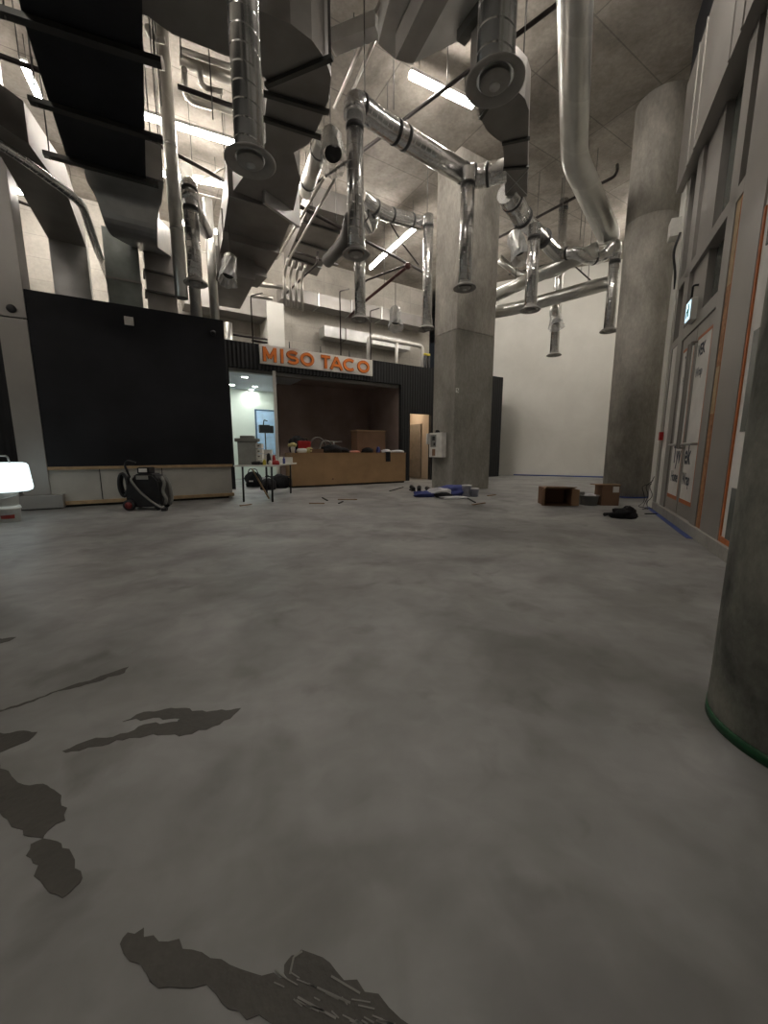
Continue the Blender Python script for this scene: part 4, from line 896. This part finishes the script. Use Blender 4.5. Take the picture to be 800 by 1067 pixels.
b = MB(); b.blob(Q(x, dm - .22, TOP + .18), .11, .09, .08, 5, .3); b.build('yellow_top', mat('straw', (.55, .48, .22), .8), t)
GH = 'grey hose loops on the counter'
for (u, w_, h_, dd, lb) in ((331, .30, .46, 0, 'larger grey hose loop on the bar counter'), (339, .24, .36, -.06, 'smaller grey hose loop on the bar counter')):
    x = on(u, dm); b = MB(); b.tube([Q(x + w_ * math.cos(math.pi * i / 12), dm + dd, TOP + .02 + h_ * math.sin(math.pi * i / 12)) for i in range(13)], .022, 8); b.build('hose_loop', M_grey, None, lb, 'hose', GH)
x = on(348, dm); b = MB(); b.tube([Q(x - .25, dm, TOP + .35), Q(x + .28, dm, TOP + .36)], .014, 8); b.tube([Q(x, dm, TOP), Q(x, dm, TOP + .35)], .014, 8); b.tube([Q(x - .12, dm, TOP + .012), Q(x + .12, dm, TOP + .012)], .012, 8); b.build('metal_stand', M_galv, None, 'small grey T-shaped stand on the bar counter', 'stand')
x = on(329, dm - .25); t = thing('open_tray', Q(x, dm - .25, TOP), 'brown open tray at the front of the bar counter below the hose loops', 'tray')
b = MB(); b.box(Q, x - .22, x + .22, dm - .33, dm - .13, TOP, TOP + .02); b.box(Q, x - .22, x + .22, dm - .33, dm - .315, TOP, TOP + .12); b.box(Q, x - .22, x - .2, dm - .33, dm - .13, TOP, TOP + .12); b.box(Q, x + .2, x + .22, dm - .33, dm - .13, TOP, TOP + .12); b.build('tray', M_cardd, t)
b = MB(); b.blob(Q(x + .03, dm - .22, TOP + .02), .13, .08, .08, 31, .2); b.build('tray_contents', M_bf, t)
lump(346, dm, .36, .2, .26, M_bf, 'low black bag behind the middle of the bar counter', 'tool_bag', 'bag', 2)
lump(354, dm + .05, .3, .18, .18, M_bf, 'black jacket lying right of the low black bag on the bar counter', 'folded_jacket', 'clothing', 12)
lump(315, dm - .27, .18, .07, .14, M_paper, 'crumpled white paper at the left front of the bar counter', 'crumpled_paper', 'paper', 3)
lump(322, dm - .27, .14, .06, .17, mat('straw', (.55, .48, .22), .8), 'crumpled tan paper left of the brown tray on the bar counter', 'crumpled_paper', 'paper', 4)
lump(370, dm - .2, .19, .09, .08, mat('pink_cloth', (.55, .25, .2), .8), 'pink cloth lying before the cardboard box on the bar counter', 'cloth', 'cloth', 6)
lump(383, dm - .24, .22, .09, .17, M_bf, 'black pouch before the cardboard box on the bar counter', 'pouch', 'pouch', 7)
lump(394, dm - .24, .07, .05, .2, M_bluec, 'small dark blue item right of the black pouch on the counter', 'spray_can', 'can', 8)
lump(402, dm - .2, .22, .12, .12, M_whitec, 'white cloth at the right part of the bar counter', 'cloth', 'cloth', 9)
lump(414, dm - .2, .26, .12, .10, M_whitec, 'white cloth at the far right end of the bar counter', 'cloth', 'cloth', 10)
x = on(403, dC); b = MB(); b.box(Q, x - .05, x + .13, dC - .03, dC - .012, .75, 1.07, bev=.005); b.box(Q, x - .05, x + .13, dC - .03, dC + .15, 1.06, 1.075); b.build('hanging_cloth', M_bf, None, 'black strap hanging over the front edge of the bar counter', 'cloth')

# ================================================================== TABLE
TF = frame((-3.05, 8.42, 0), rad(14)); TH = .80
tc0, tc1 = lvl(252, 524, 0), lvl(284, 523, 0)
tb = thing('work_table', (-2.75, 8.9, 0), 'low black-legged folding table loaded with tool trays beside the bar', 'table')
L0, L1, L2, L3 = lvl(254, 523, 0), lvl(284, 523, 0), lvl(303, 514, 0), lvl(278, 514.5, 0)
for p in (L0, L1, L2, L3):
    q = Vector((p.x * .995, p.y, TH - .03)); MB().tube([p, q], .022, 8).build('leg', M_bp, tb)
top = [lvl(243, 487, TH), lvl(288, 487.5, TH), lvl(307, 482, TH), lvl(262, 481.5, TH)]
tl = [(L0.x - .15, L0.y - .08), (L1.x + .12, L1.y - .08), (L2.x + .16, L2.y + .1), (L3.x - .12, L3.y + .1)]
MB().prism(tl, TH - .03, TH).build('tabletop', M_white, tb)
MB().tube([L3 + Vector((0, 0, .45)), L2 + Vector((0, 0, .45))], .014, 8).build('brace', M_bp, tb)
def tp_(a, b_): # on the table, a 0..1 left-right, b_ 0..1 front-back
    f = Vector((tl[0][0], tl[0][1], TH)) .lerp(Vector((tl[1][0], tl[1][1], TH)), a); g = Vector((tl[3][0], tl[3][1], TH)).lerp(Vector((tl[2][0], tl[2][1], TH)), a); return f.lerp(g, b_)
# parts cabinet
c0 = tp_(.22, .22); CF = frame((c0.x, c0.y, TH), rad(10))
cb = thing('parts_cabinet', c0, 'grey parts cabinet with small drawers standing on the left of the folding table', 'cabinet')
b = MB(); b.box(CF, -.21, .17, -.15, .2, 0, .50, bev=.01); b.build('body', mat('cabinet_grey', (.30, .31, .29), .5), cb)
b = MB(); b.box(CF, -.26, .22, -.18, .22, .505, .58, bev=.012); b.build('lid', M_grey, cb)
b = MB(); b.box(CF, -.16, .12, -.10, .14, .58, .64, bev=.02); b.build('top_tray', M_grey, cb)
for i in range(4):
    b = MB(); b.box(CF, .172, .30, -.14, .18, .02 + i * .115, .12 + i * .115, bev=.004); d_ = b.build('drawer', M_white, cb)
    b = MB(); b.box(CF, .21, .25, -.155, -.14, .06 + i * .115, .08 + i * .115); b.build('knob', M_bp, d_)
c1 = tp_(.52, .55); CG = frame((c1.x, c1.y, TH), rad(10))
cb = thing('drawer_rack', c1, 'white tiered drawer rack on the folding table right of the grey parts cabinet', 'rack')
for i in range(3):
    b = MB(); b.box(CG, -.16 , .16 - .05 * i, -.12, .12, .115 * i, .115 * i + .105, bev=.005); b.build('tier', M_white, cb)
GT = 'small items on the folding table'
def tl_lump(a, b_, w_, d_, h_, m, name, label, cat, seed, amp=.15):
    p = tp_(a, b_); b = MB(); b.blob(p, w_, d_, h_ / 1.55, seed, amp); return b.build(name, m, None, label, cat, GT)
tl_lump(.45, .15, .13, .06, .08, M_bp, 'hand_tools', 'heap of black hand tools at the front of the folding table', 'tools', 41, .3)
tl_lump(.72, .2, .05, .05, .26, M_bp, 'drill', 'upright black drill on the folding table', 'drill', 42)
tl_lump(.75, .35, .04, .04, .22, M_red, 'spray_can', 'red and white spray can on the folding table', 'can', 43, .05)
tl_lump(.88, .2, .09, .07, .10, M_red, 'rag', 'red rag near the right end of the folding table', 'cloth', 44, .25)
p = tp_(.85, .8); b = MB(); b.box(frame((p.x, p.y, TH), rad(10)), -.20, .12, -.08, .08, 0, .15, bev=.01); b.build('plastic_bin', M_white, None, 'white bin at the right back of the folding table', 'bin', GT)
p = tp_(.98, .3); b = MB(); b.box(frame((p.x, p.y, TH), rad(20)), -.16, .13, -.12, .12, 0, .012); b.build('paper_sheet', M_paper, None, 'white sheet overhanging the right end of the folding table', 'paper', GT)
for (a, b_, r, h, m_, nm, lb, ct_) in ((.60, .3, .03, .20, M_white, 'spray_bottle', 'slim white bottle near the middle of the folding table', 'bottle'), (.66, .12, .035, .12, M_yellow, 'tape_roll', 'small yellow tub at the front of the folding table', 'tub'),
        (.80, .12, .04, .10, M_white, 'paint_pot', 'small white pot at the right front of the folding table', 'pot'), (.92, .5, .03, .16, M_bluec, 'marker_can', 'small blue can at the right of the folding table', 'can')):
    p = tp_(a, b_); b = MB(); b.lathe(p, [(0, 0), (r, 0), (r, h * .75), (r * .55, h * .85), (r * .55, h), (0, h)], 14); b.build(nm, m_, None, lb, ct_, GT)
p = lvl(259, 509, 0); t = thing('tool_bag', (p.x, p.y + .25, 0), 'black tool bag on the floor under the folding table', 'bag')
b = MB(); b.blob((p.x + .02, p.y + .42, .02), .26, .17, .42 / 1.4, 51, .12, seg=24); b.build('body', M_bf, t)
b = MB(); b.tube([(p.x - .15, p.y + .42, .40), (p.x - .10, p.y + .42, .56), (p.x + .12, p.y + .42, .56), (p.x + .18, p.y + .42, .40)], .014, 8, .05); b.build('handle', M_bp, t)
b = MB(); b.box(ident, p.x - .06, p.x + .06, p.y + .235, p.y + .25, .18, .22); b.build('badge', M_paper, t)
a_, c_ = lvl(257, 490, .70), lvl(272, 513, .02)
b = MB(); b.tube([(-2.95, 8.62, .72), (-2.62, 8.70, .03)], .018, 8); b.build('wooden_handle', M_pine, None, 'slanting wooden tool handle leaning under the folding table', 'tool')
for (u, v, w_, h_, m, nm, lb, ct_) in ((272, 507, .28, .26, M_grey, 'bundle', 'grey bundle on the floor behind the folding table legs', 'bundle'), (290, 509, .26, .38, M_bf, 'tool_bag', 'dark bag on the floor between the folding table and the bar counter', 'bag'), (277, 511, .22, .30, M_bf, 'tool_bag', 'dark pouch behind the middle legs of the folding table', 'bag'), (286, 508, .2, .06, M_paper, 'cloth', 'flat white cloth on the floor behind the folding table', 'cloth')):
    p = lvl(u, v, 0); b = MB(); b.blob((p.x, p.y + .2, 0), w_, .2, h_ / 1.4, int(u), .15, seg=22); b.build(nm, m, None, lb, ct_)

# ================================================================== FLOOR MACHINE (left)
vp = lvl(148, 532, 0); VF = frame((vp.x, vp.y + .22, 0), rad(8))
vm = thing('floor_machine', VF(0, 0, 0), 'black wheeled floor machine with coiled hose before the black panel wall', 'floor machine')
b = MB()
prof = [(-.30, .06), (.30, .06), (.33, .28), (.30, .55), (.20, .68), (-.12, .68), (-.26, .5), (-.30, .3)]
lo = [VF(x, -.2, z) for x, z in prof]; hi = [VF(x, .2, z) for x, z in prof]; b.hexa(lo, hi)
bmesh.ops.bevel(b.bm, geom=list(b.bm.edges), offset=.03, segments=3, affect='EDGES'); b.build('body', M_bp, vm)
for x, y, r, m_ in ((-.24, -.22, .105, M_bp), (-.24, .22, .105, M_bp), (.25, -.2, .06, M_bp), (.25, .2, .06, M_bp)):
    b = MB(); ax = VF(0, 1, 0) - VF(0, 0, 0); b.lathe(VF(x, y, r), [(0, -.03), (r * .8, -.03), (r, -.02), (r, .02), (r * .8, .03), (0, .03)], 20, axis=ax); wh = b.build('wheel', m_, vm)
    if x < 0: b = MB(); b.lathe(VF(x, y - .032 * (1 if y < 0 else -1), r), [(0, -.006), (r * .6, -.006), (r * .6, .006), (0, .006)], 16, axis=ax); b.build('red_hub', mat('dark_red_plastic', (.16, .015, .015), .5), wh)
b = MB(); b.box(VF, -.08, .12, -.22, -.2, .58, .65, bev=.004); b.build('pale_label', M_grey, vm)
b = MB(); b.box(VF, -.1, .12, -.12, .12, .68, .80, bev=.03); b.build('control_head', M_bp, vm)
b = MB(); b.box(VF, -.06, .08, -.135, -.12, .71, .78, bev=.004); b.build('display', M_white, vm)
b = MB(); b.tube([VF(-.12, -.1, .66), VF(-.18, -.24, .60), VF(-.06, -.25, .40), VF(.16, -.27, .18), VF(.30, -.30, .09), VF(.40, -.34, .04)], .02, 10, .1); b.build('hose', M_grey, vm)
b = MB(); b.tube([VF(-.33 + .075 * math.cos(a) - .0, -.17, .48 + .21 * math.sin(a)) for a in [i * math.pi / 10 for i in range(21)]], .03, 8); b.build('coiled_hose', M_bp, vm)
b = MB(); b.tube([VF(-.33 + .07 * math.cos(a), -.11, .50 + .17 * math.sin(a)) for a in [i * math.pi / 10 for i in range(21)]], .035, 8); b.build('coiled_hose', M_bp, vm)
b = MB(); b.tube([VF(.30, -.08, .62), VF(.37, -.12, .5), VF(.33, -.16, .35), VF(.39, -.14, .2), VF(.34, -.1, .1)], .03, 8, .06); b.build('side_hose', M_grey, vm)
b = MB(); b.tube([VF(-.27, 0, .55), VF(-.36, 0, .85), VF(-.30, 0, .93), VF(-.16, 0, .88)], .02, 8, .05); b.build('push_handle', M_bp, vm)
b = MB(); b.tube([VF(.32, .0, .64), VF(.40, 0, .48), VF(.43, 0, .2), VF(.38, 0, .08)], .035, 10, .1); b.build('side_hose', M_grey, vm)
b = MB(); b.box(VF, .37, .46, -.38, -.30, .005, .06, bev=.01); b.build('floor_nozzle', M_bp, vm)

# ================================================================== LAMP ON BUCKETS (left edge)
bp_ = lvl(5, 545, 0); bx, by = bp_.x - .04, bp_.y + .14
GBk = 'stacked white buckets'
for i, lb in enumerate(('lower white bucket at the left edge, standing on the floor', 'upper white bucket at the left edge, carrying the glowing lamp')):
    z = .255 * i; t = thing('white_bucket', (bx, by, z), lb, 'bucket', GBk)
    b = MB(); b.lathe((bx, by, z), [(0, 0.0), (.125, 0.0), (.14, .20), (.15, .205), (.15, .225), (.14, .228), (.142, .252), (.10, .2535), (0, .2535)], 28); b.build('pail', M_white, t)
    b = MB(); b.tube([(bx + .15 * math.cos(a), by + .15 * math.sin(a) , z + .17 - .06 * math.sin(a) * 0 - .05 * abs(math.sin(a))) for a in [i2 * math.pi / 8 - math.pi for i2 in range(9)]], .005, 6); b.build('bail_handle', M_galv, t)
    if i == 0:
        b = MB(); n = 10; b2 = b
        vs = [[b.bm.verts.new((bx + (.1425 if zz_ > .1 else .134) * math.cos(a), by + (.1425 if zz_ > .1 else .134) * math.sin(a), zz_)) for a in [rad(-95 + 8 * j) for j in range(n)]] for zz_ in (.06, .12)]
        for j in range(n - 1): b.bm.faces.new((vs[0][j], vs[0][j + 1], vs[1][j + 1], vs[1][j]))
        b.build('red_label', mat('red_label', (.30, .04, .03), .5), t)
lz = .51
lt = thing('drum_lamp', (bx, by, lz), 'glowing white drum-shaped work lamp standing on the stacked buckets', 'lamp')
b = MB(); b.lathe((bx, by, lz), [(0, 0), (.06, 0), (.06, .03), (0, .03)], 20); b.build('foot', M_bp, lt)
b = MB(); b.lathe((bx, by, lz - .03), [(0, 0), (.27, 0), (.315, .02), (.328, .06), (.30, .40), (.28, .432), (.24, .445), (0, .445)], 40); b.build('shade', mat('lamp_shade', (.8, .9, .9), .5, emit=((.80, .97, 1.0), 1.15)), lt)
b = MB(); b.tube([(bx - .1, by, lz + .40), (bx - .08, by, lz + .52), (bx + .1, by, lz + .52), (bx + .12, by, lz + .40)], .012, 8, .04); b.build('handle', M_grey, lt)

# ================================================================== CABINET ON COLUMN
pb = thing('electrical_box', NC(0, .6, 1.2), 'pale open electrical box fixed to the square column', 'electrical box')
# left face of the column is b axis at a=0 ; outward is -a
lft = lambda v, u: None
b = MB(); b.box(NC, -.16, -.002, .30, .86, .93, 1.62, bev=.006); b.build('enclosure', M_white, pb)
b = MB(); b.box(NC, -.166, -.161, .55, .80, 1.22, 1.56); b.build('front_panel', M_grey, pb)
b = MB(); b.box(NC, -.169, -.167, .60, .72, 1.40, 1.52); b.box(NC, -.169, -.167, .58, .66, 1.26, 1.34); b.build('breaker_block', M_bp, pb)
b = MB(); b.box(NC, -.166, -.161, .58, .72, .97, 1.16); b.build('lower_window', M_cardd, pb)
b = MB(); b.box(NC, -.28, -.17, .83, .86, 1.3, 1.6); b.build('open_cover', M_white, pb)
b = MB(); b.blob(NC(-.08, .6, 1.62), .06, .1, .05, 61, .2); b.build('work_glove', M_bf, None, 'small dark thing lying on top of the electrical box', 'glove')

# ================================================================== PILE BY THE COLUMN
def pile(u, v, w_, d_, h_, m, name, label, cat, seed, amp=.2, off=0.0, z=0, group=None):
    p = lvl(u, v, 0); b = MB(); b.blob((p.x, p.y + d_ * .6 + off, z), w_, d_, h_ / 1.4, seed, amp, seg=26); return b.build(name, m, None, label, cat, group)
GS2 = 'dark work shoes by the column'
def shoe(u, v, label, ang, m=M_bp):
    p = lvl(u, v, 0); fr = frame((p.x, p.y + .15, 0), ang); t = thing('work_shoe', fr(0, 0, 0), label, 'shoe', GS2)
    b = MB(); b.tube([fr(0, -.14, .055), fr(0, -.10, .065), fr(0, .0, .08), fr(0, .10, .10), fr(0, .15, .09)], [.045, .058, .06, .062, .05], 14); b.build('upper', m, t)
    b = MB(); b.prism([fr(x, y, 0) for x, y in ((-.04, -.18), (.04, -.18), (.06, -.1), (.045, .03), (.055, .17), (-.055, .17), (-.045, .03), (-.06, -.1))], 0, .03); b.build('sole', M_dark, t)
    b = MB(); b.lathe(fr(0, .09, .10), [(.055, -.02), (.055, .035), (.042, .035), (.04, .0), (0, .0)], 14); b.build('ankle_collar', m, t)
for u, v, lb, a in ((430, 512, 'left dark shoe of the pair left of the blue cloth', .2), (437, 512.5, 'right dark shoe of the pair left of the blue cloth', -.1), (447, 513.5, 'left dark shoe behind the blue cloth near the column', .3), (455, 513, 'right dark shoe behind the white cloth near the column', -.2)):
    shoe(u, v, lb, a)
pile(446, 518, .34, .16, .13, M_bluec, 'cloth', 'blue cloth heap between the shoes left of the column', 'cloth', 81)
pile(475, 517, .42, .24, .24, M_bluec, 'cloth', 'big blue cloth heap at the foot of the square column', 'cloth', 82, .25)
pile(457, 518, .26, .14, .20, M_whitec, 'cloth', 'white and black cloth between the two blue heaps', 'cloth', 83, .3)
pile(463, 519, .2, .1, .12, M_bf, 'cloth', 'black cloth at the front of the white cloth by the column', 'cloth', 84, .2)
pile(474, 520, .34, .08, .06, M_whitec, 'cloth', 'flat pale cloth in front of the big blue heap', 'cloth', 85, .2)
GTb = 'clear plastic tubs by the column'
for u, v, lb, h_ in ((487, 518, 'taller clear plastic tub right of the blue heap', .28), (495, 518, 'lower clear plastic tub at the right end of the pile', .2)):
    p = lvl(u, v, 0); t = thing('plastic_tub', (p.x, p.y + .13, 0), lb, 'tub', GTb)
    b = MB(); b.lathe((p.x, p.y + .13, 0), [(0, 0), (.09, 0), (.105, h_), (.115, h_), (.115, h_ - .02), (.10, .01), (0, .01)], 22); b.build('tub', mat('translucent_plastic', (.36, .37, .45), .35, alpha=.8), t)
    b = MB(); b.lathe((p.x, p.y + .13, h_), [(.118, -.02), (.122, -.02), (.122, .005), (0, .008)], 22); b.build('lid', M_whitec, t)
GSt = 'sticks and scraps on the floor'
for i, (u0, v0, u1, v1, lb) in enumerate(((484, 518, 495, 524, 'dark stick lying in front of the plastic tubs'), (492, 526.5, 505, 524.5, 'thin scrap on the floor right of the dark stick'), (406, 512, 420, 508, 'thin dark stick on the floor before the right end of the bar'),
        (352, 521, 372, 521, 'thin pale stick on the floor before the bar counter'), (336, 519, 341, 522, 'short dark scrap on the floor before the bar counter'), (353, 525, 357, 523, 'tiny dark scrap on the floor in front of the bar'), (322, 525, 338, 525, 'thin light strip on the floor left of the dark scraps'),
        (672, 536, 684, 536, 'thin dark strip on the floor near the storefront tape'), (250, 527.5, 262, 526, 'thin strip on the floor before the folding table'), (508, 517, 516, 516, 'thin blue strip right of the plastic tubs'))):
    p, q = lvl(u0, v0, 0), lvl(u1, v1, 0); p.z = q.z = .012
    b = MB(); b.rect([p, q], None, .035, .016); b.build('floor_scrap', M_dark if i in (0, 2, 4, 5, 7) else M_card, None, lb, 'scrap', GSt)

# ================================================================== BOXES AT RIGHT
p = lvl(581, 527, 0); B1 = frame((p.x, p.y, 0), rad(-6))
t = thing('open_box', p, 'open cardboard box on its side, dark mouth toward the camera, flaps out', 'box')
b = MB(); w_, h_, d_ = .27, .36, .45; th_ = .012
b.box(B1, -w_, w_, 0, d_, 0, th_); b.box(B1, -w_, w_, 0, d_, h_ - th_, h_); b.box(B1, -w_, -w_ + th_, 0, d_, th_, h_ - th_); b.box(B1, w_ - th_, w_, 0, d_, th_, h_ - th_); b.box(B1, -w_ + th_, w_ - th_, d_ - th_, d_, th_, h_ - th_); b.build('carton', M_cardd, t)
b = MB(); b.hexa([B1(-w_, 0, h_), B1(w_, 0, h_), B1(w_, .0, h_ - .01), B1(-w_, 0, h_ - .01)], [B1(-w_ - .02, -.16, h_ + .04), B1(w_ + .02, -.16, h_ + .04), B1(w_ + .02, -.16, h_ + .03), B1(-w_ - .02, -.16, h_ + .03)]); b.build('top_flap', M_card, t)
for s_ in (-1, 1):
    b = MB(); b.hexa([B1(s_ * w_, 0, .0), B1(s_ * w_, 0, h_), B1(s_ * (w_ - .01), 0, h_), B1(s_ * (w_ - .01), 0, 0)], [B1(s_ * (w_ + .09), -.12, .02), B1(s_ * (w_ + .09), -.12, h_ - .02), B1(s_ * (w_ + .08), -.12, h_ - .02), B1(s_ * (w_ + .08), -.12, .02)]); b.build('side_flap', M_card, t)
p = lvl(603, 526, 0); b = MB(); b.box(frame((p.x, p.y + .15, 0), rad(-20)), -.14, .15, -.1, .12, 0, .27, bev=.01); b.build('grey_crate', M_grey, None, 'grey block standing right of the open cardboard box', 'crate')
p = lvl(617, 527, 0); t = thing('grey_tub', (p.x, p.y + .14, 0), 'grey tub with a white cloth in it, between the two cardboard boxes', 'tub')
b = MB(); b.lathe((p.x, p.y + .14, 0), [(0, 0), (.15, 0), (.175, .19), (.19, .19), (.19, .205), (.17, .205), (.145, .02), (0, .02)], 26); b.build('tub', M_grey, t)
b = MB(); b.blob((p.x, p.y + .14, .13), .13, .11, .07, 91, .2); b.build('white_contents', M_whitec, t)
p = lvl(636, 527, 0); B2 = frame((p.x, p.y + .02, 0), rad(-4))
t = thing('cardboard_box', p, 'upright cardboard box with a white label and top flap sticking out left', 'box')
b = MB(); b.box(B2, -.18, .17, 0, .32, 0, .415, bev=.004); b.build('carton', M_cardd, t)
b = MB(); b.box(B2, -.34, .18, -.01, .2, .42, .432); b.build('top_flap', M_card, t)
b = MB(); b.box(B2, .03, .15, -.004, -.001, .27, .39); b.build('white_label', M_paper, t)
p = lvl(655, 541, 0); t = thing('black_bag', (p.x, p.y + .1, 0), 'crumpled black bag on the floor in front of the round column', 'bag')
b = MB(); b.blob((p.x - .02, p.y + .12, 0), .19, .12, .15 / 1.4, 95, .25, seg=26); b.build('body', M_bf, t)
b = MB(); b.blob((p.x + .05, p.y + .13, .06), .09, .07, .13 / 1.4, 96, .25, seg=20); b.build('upper_fold', M_bf, t)
p = lvl(638, 538, 0); t = thing('hand_tool', (p.x, p.y + .05, 0), 'dark tool with a red part lying left of the crumpled black bag', 'tool')
b = MB(); b.tube([(p.x - .13, p.y + .02, .03), (p.x, p.y + .06, .04), (p.x + .12, p.y + .10, .04)], [.03, .02, .03], 10); b.build('handle', M_bp, t)
b = MB(); b.blob((p.x + .1, p.y + .08, .0), .06, .045, .05, 97, .2); b.build('red_part', M_red, t)

# ================================================================== DAMP PATCHES ON THE FLOOR
def patch(pts, label, seed):
    rnd = random.Random(seed); P = [lvl(u, v, 0) for u, v in pts]; out = []
    n = len(P)
    for i in range(n):
        a, c = P[i], P[(i + 1) % n]; L = (c - a).length; m = max(2, int(L / .02))
        nrm = Vector((-(c - a).y, (c - a).x, 0)).normalized(); w1 = rnd.uniform(0, 6)
        for j in range(m):
            f = j / m; e = math.sin(f * math.pi); out.append(a.lerp(c, f) + nrm * e * (rnd.uniform(-.006, .006) + .006 * math.sin(9 * f + w1)))
    b = MB(); lo = [b.bm.verts.new((p.x, p.y, .0004)) for p in out]; hi = [b.bm.verts.new((p.x, p.y, .0016)) for p in out]
    es = [b.bm.edges.new((hi[i], hi[(i + 1) % len(hi)])) for i in range(len(hi))]
    bmesh.ops.triangle_fill(b.bm, use_beauty=True, edges=es)
    for i in range(len(hi)): b.bm.faces.new((lo[i], lo[(i + 1) % len(lo)], hi[(i + 1) % len(hi)], hi[i]))
    b.build('damp_patch', M_patch, None, label, 'stain', 'dark damp patches on the floor')
patch(((-6, 666), (17, 664), (10, 668), (-6, 672)), 'small dark patch at the left edge, farthest of the floor patches', 1)
patch(((-10, 742), (18, 735), (40, 727), (70, 716), (110, 703), (134, 695), (130, 701), (95, 712), (55, 722), (35, 731), (12, 738), (-10, 745)), 'long thin dark streak on the floor running in from the left edge', 2)
patch(((65, 783), (80, 776), (100, 769), (118, 768), (140, 761), (150, 755), (185, 752), (188, 749), (160, 748), (128, 752), (150, 742), (188, 738), (215, 742), (251, 738), (240, 749), (222, 757), (200, 765), (170, 766), (135, 769), (100, 778), (75, 783)), 'forked dark patch on the floor with a pale slot in it', 3)
patch(((-10, 763), (39, 763), (30, 772), (10, 780), (-10, 788)), 'dark wedge on the floor at the left edge below the long streak', 4)
patch(((-12, 797), (5, 802), (15, 812), (25, 818), (45, 817), (60, 826), (70, 842), (68, 855), (50, 866), (45, 874), (30, 872), (12, 862), (0, 848), (-12, 836)), 'round dark patch on the floor near the left edge', 5)
patch(((32, 880), (45, 874), (60, 877), (65, 884), (75, 890), (78, 905), (86, 915), (78, 925), (65, 936), (52, 931), (42, 918), (40, 902), (27, 892)), 'squarish dark patch just below the round one on the floor', 6)
patch(((125, 984), (133, 972), (150, 967), (160, 975), (200, 990), (240, 1006), (262, 1014), (285, 1014), (300, 1020), (296, 1006), (304, 996), (314, 990), (336, 998), (350, 1012), (380, 1034), (405, 1050), (432, 1072), (290, 1072), (270, 1058), (238, 1052), (225, 1036), (200, 1030), (165, 1030), (152, 1014), (135, 1002)), 'largest dark patch at the bottom of the picture with scraped grey marks', 7)
# scraped trowel ridges on the largest patch
b = MB(); rnd = random.Random(5)
for i in range(26):
    u = rnd.uniform(285, 400); v0 = 1012 + (u - 285) * .45 + rnd.uniform(-8, 22); p = lvl(u, min(v0, 1064), 0); q = lvl(u + rnd.uniform(6, 20), min(v0 + rnd.uniform(3, 9), 1068), 0)
    p.z = q.z = .0022; b.rect([p, q], None, .0025, .001)
for u0, v0, u1, v1 in ((302, 1016, 306, 998), (306, 998, 315, 992), (330, 1030, 365, 1046), (310, 1040, 350, 1062), (345, 1018, 375, 1036)):
    p, q = lvl(u0, v0, 0), lvl(u1, v1, 0); p.z = q.z = .0022; b.rect([p, q], None, .004, .001)
b.build('scrape_marks', mat('scraped_concrete', (.20, .195, .18), .7), None, 'pale scrape marks across the largest dark floor patch', 'scrape', kind='stuff')
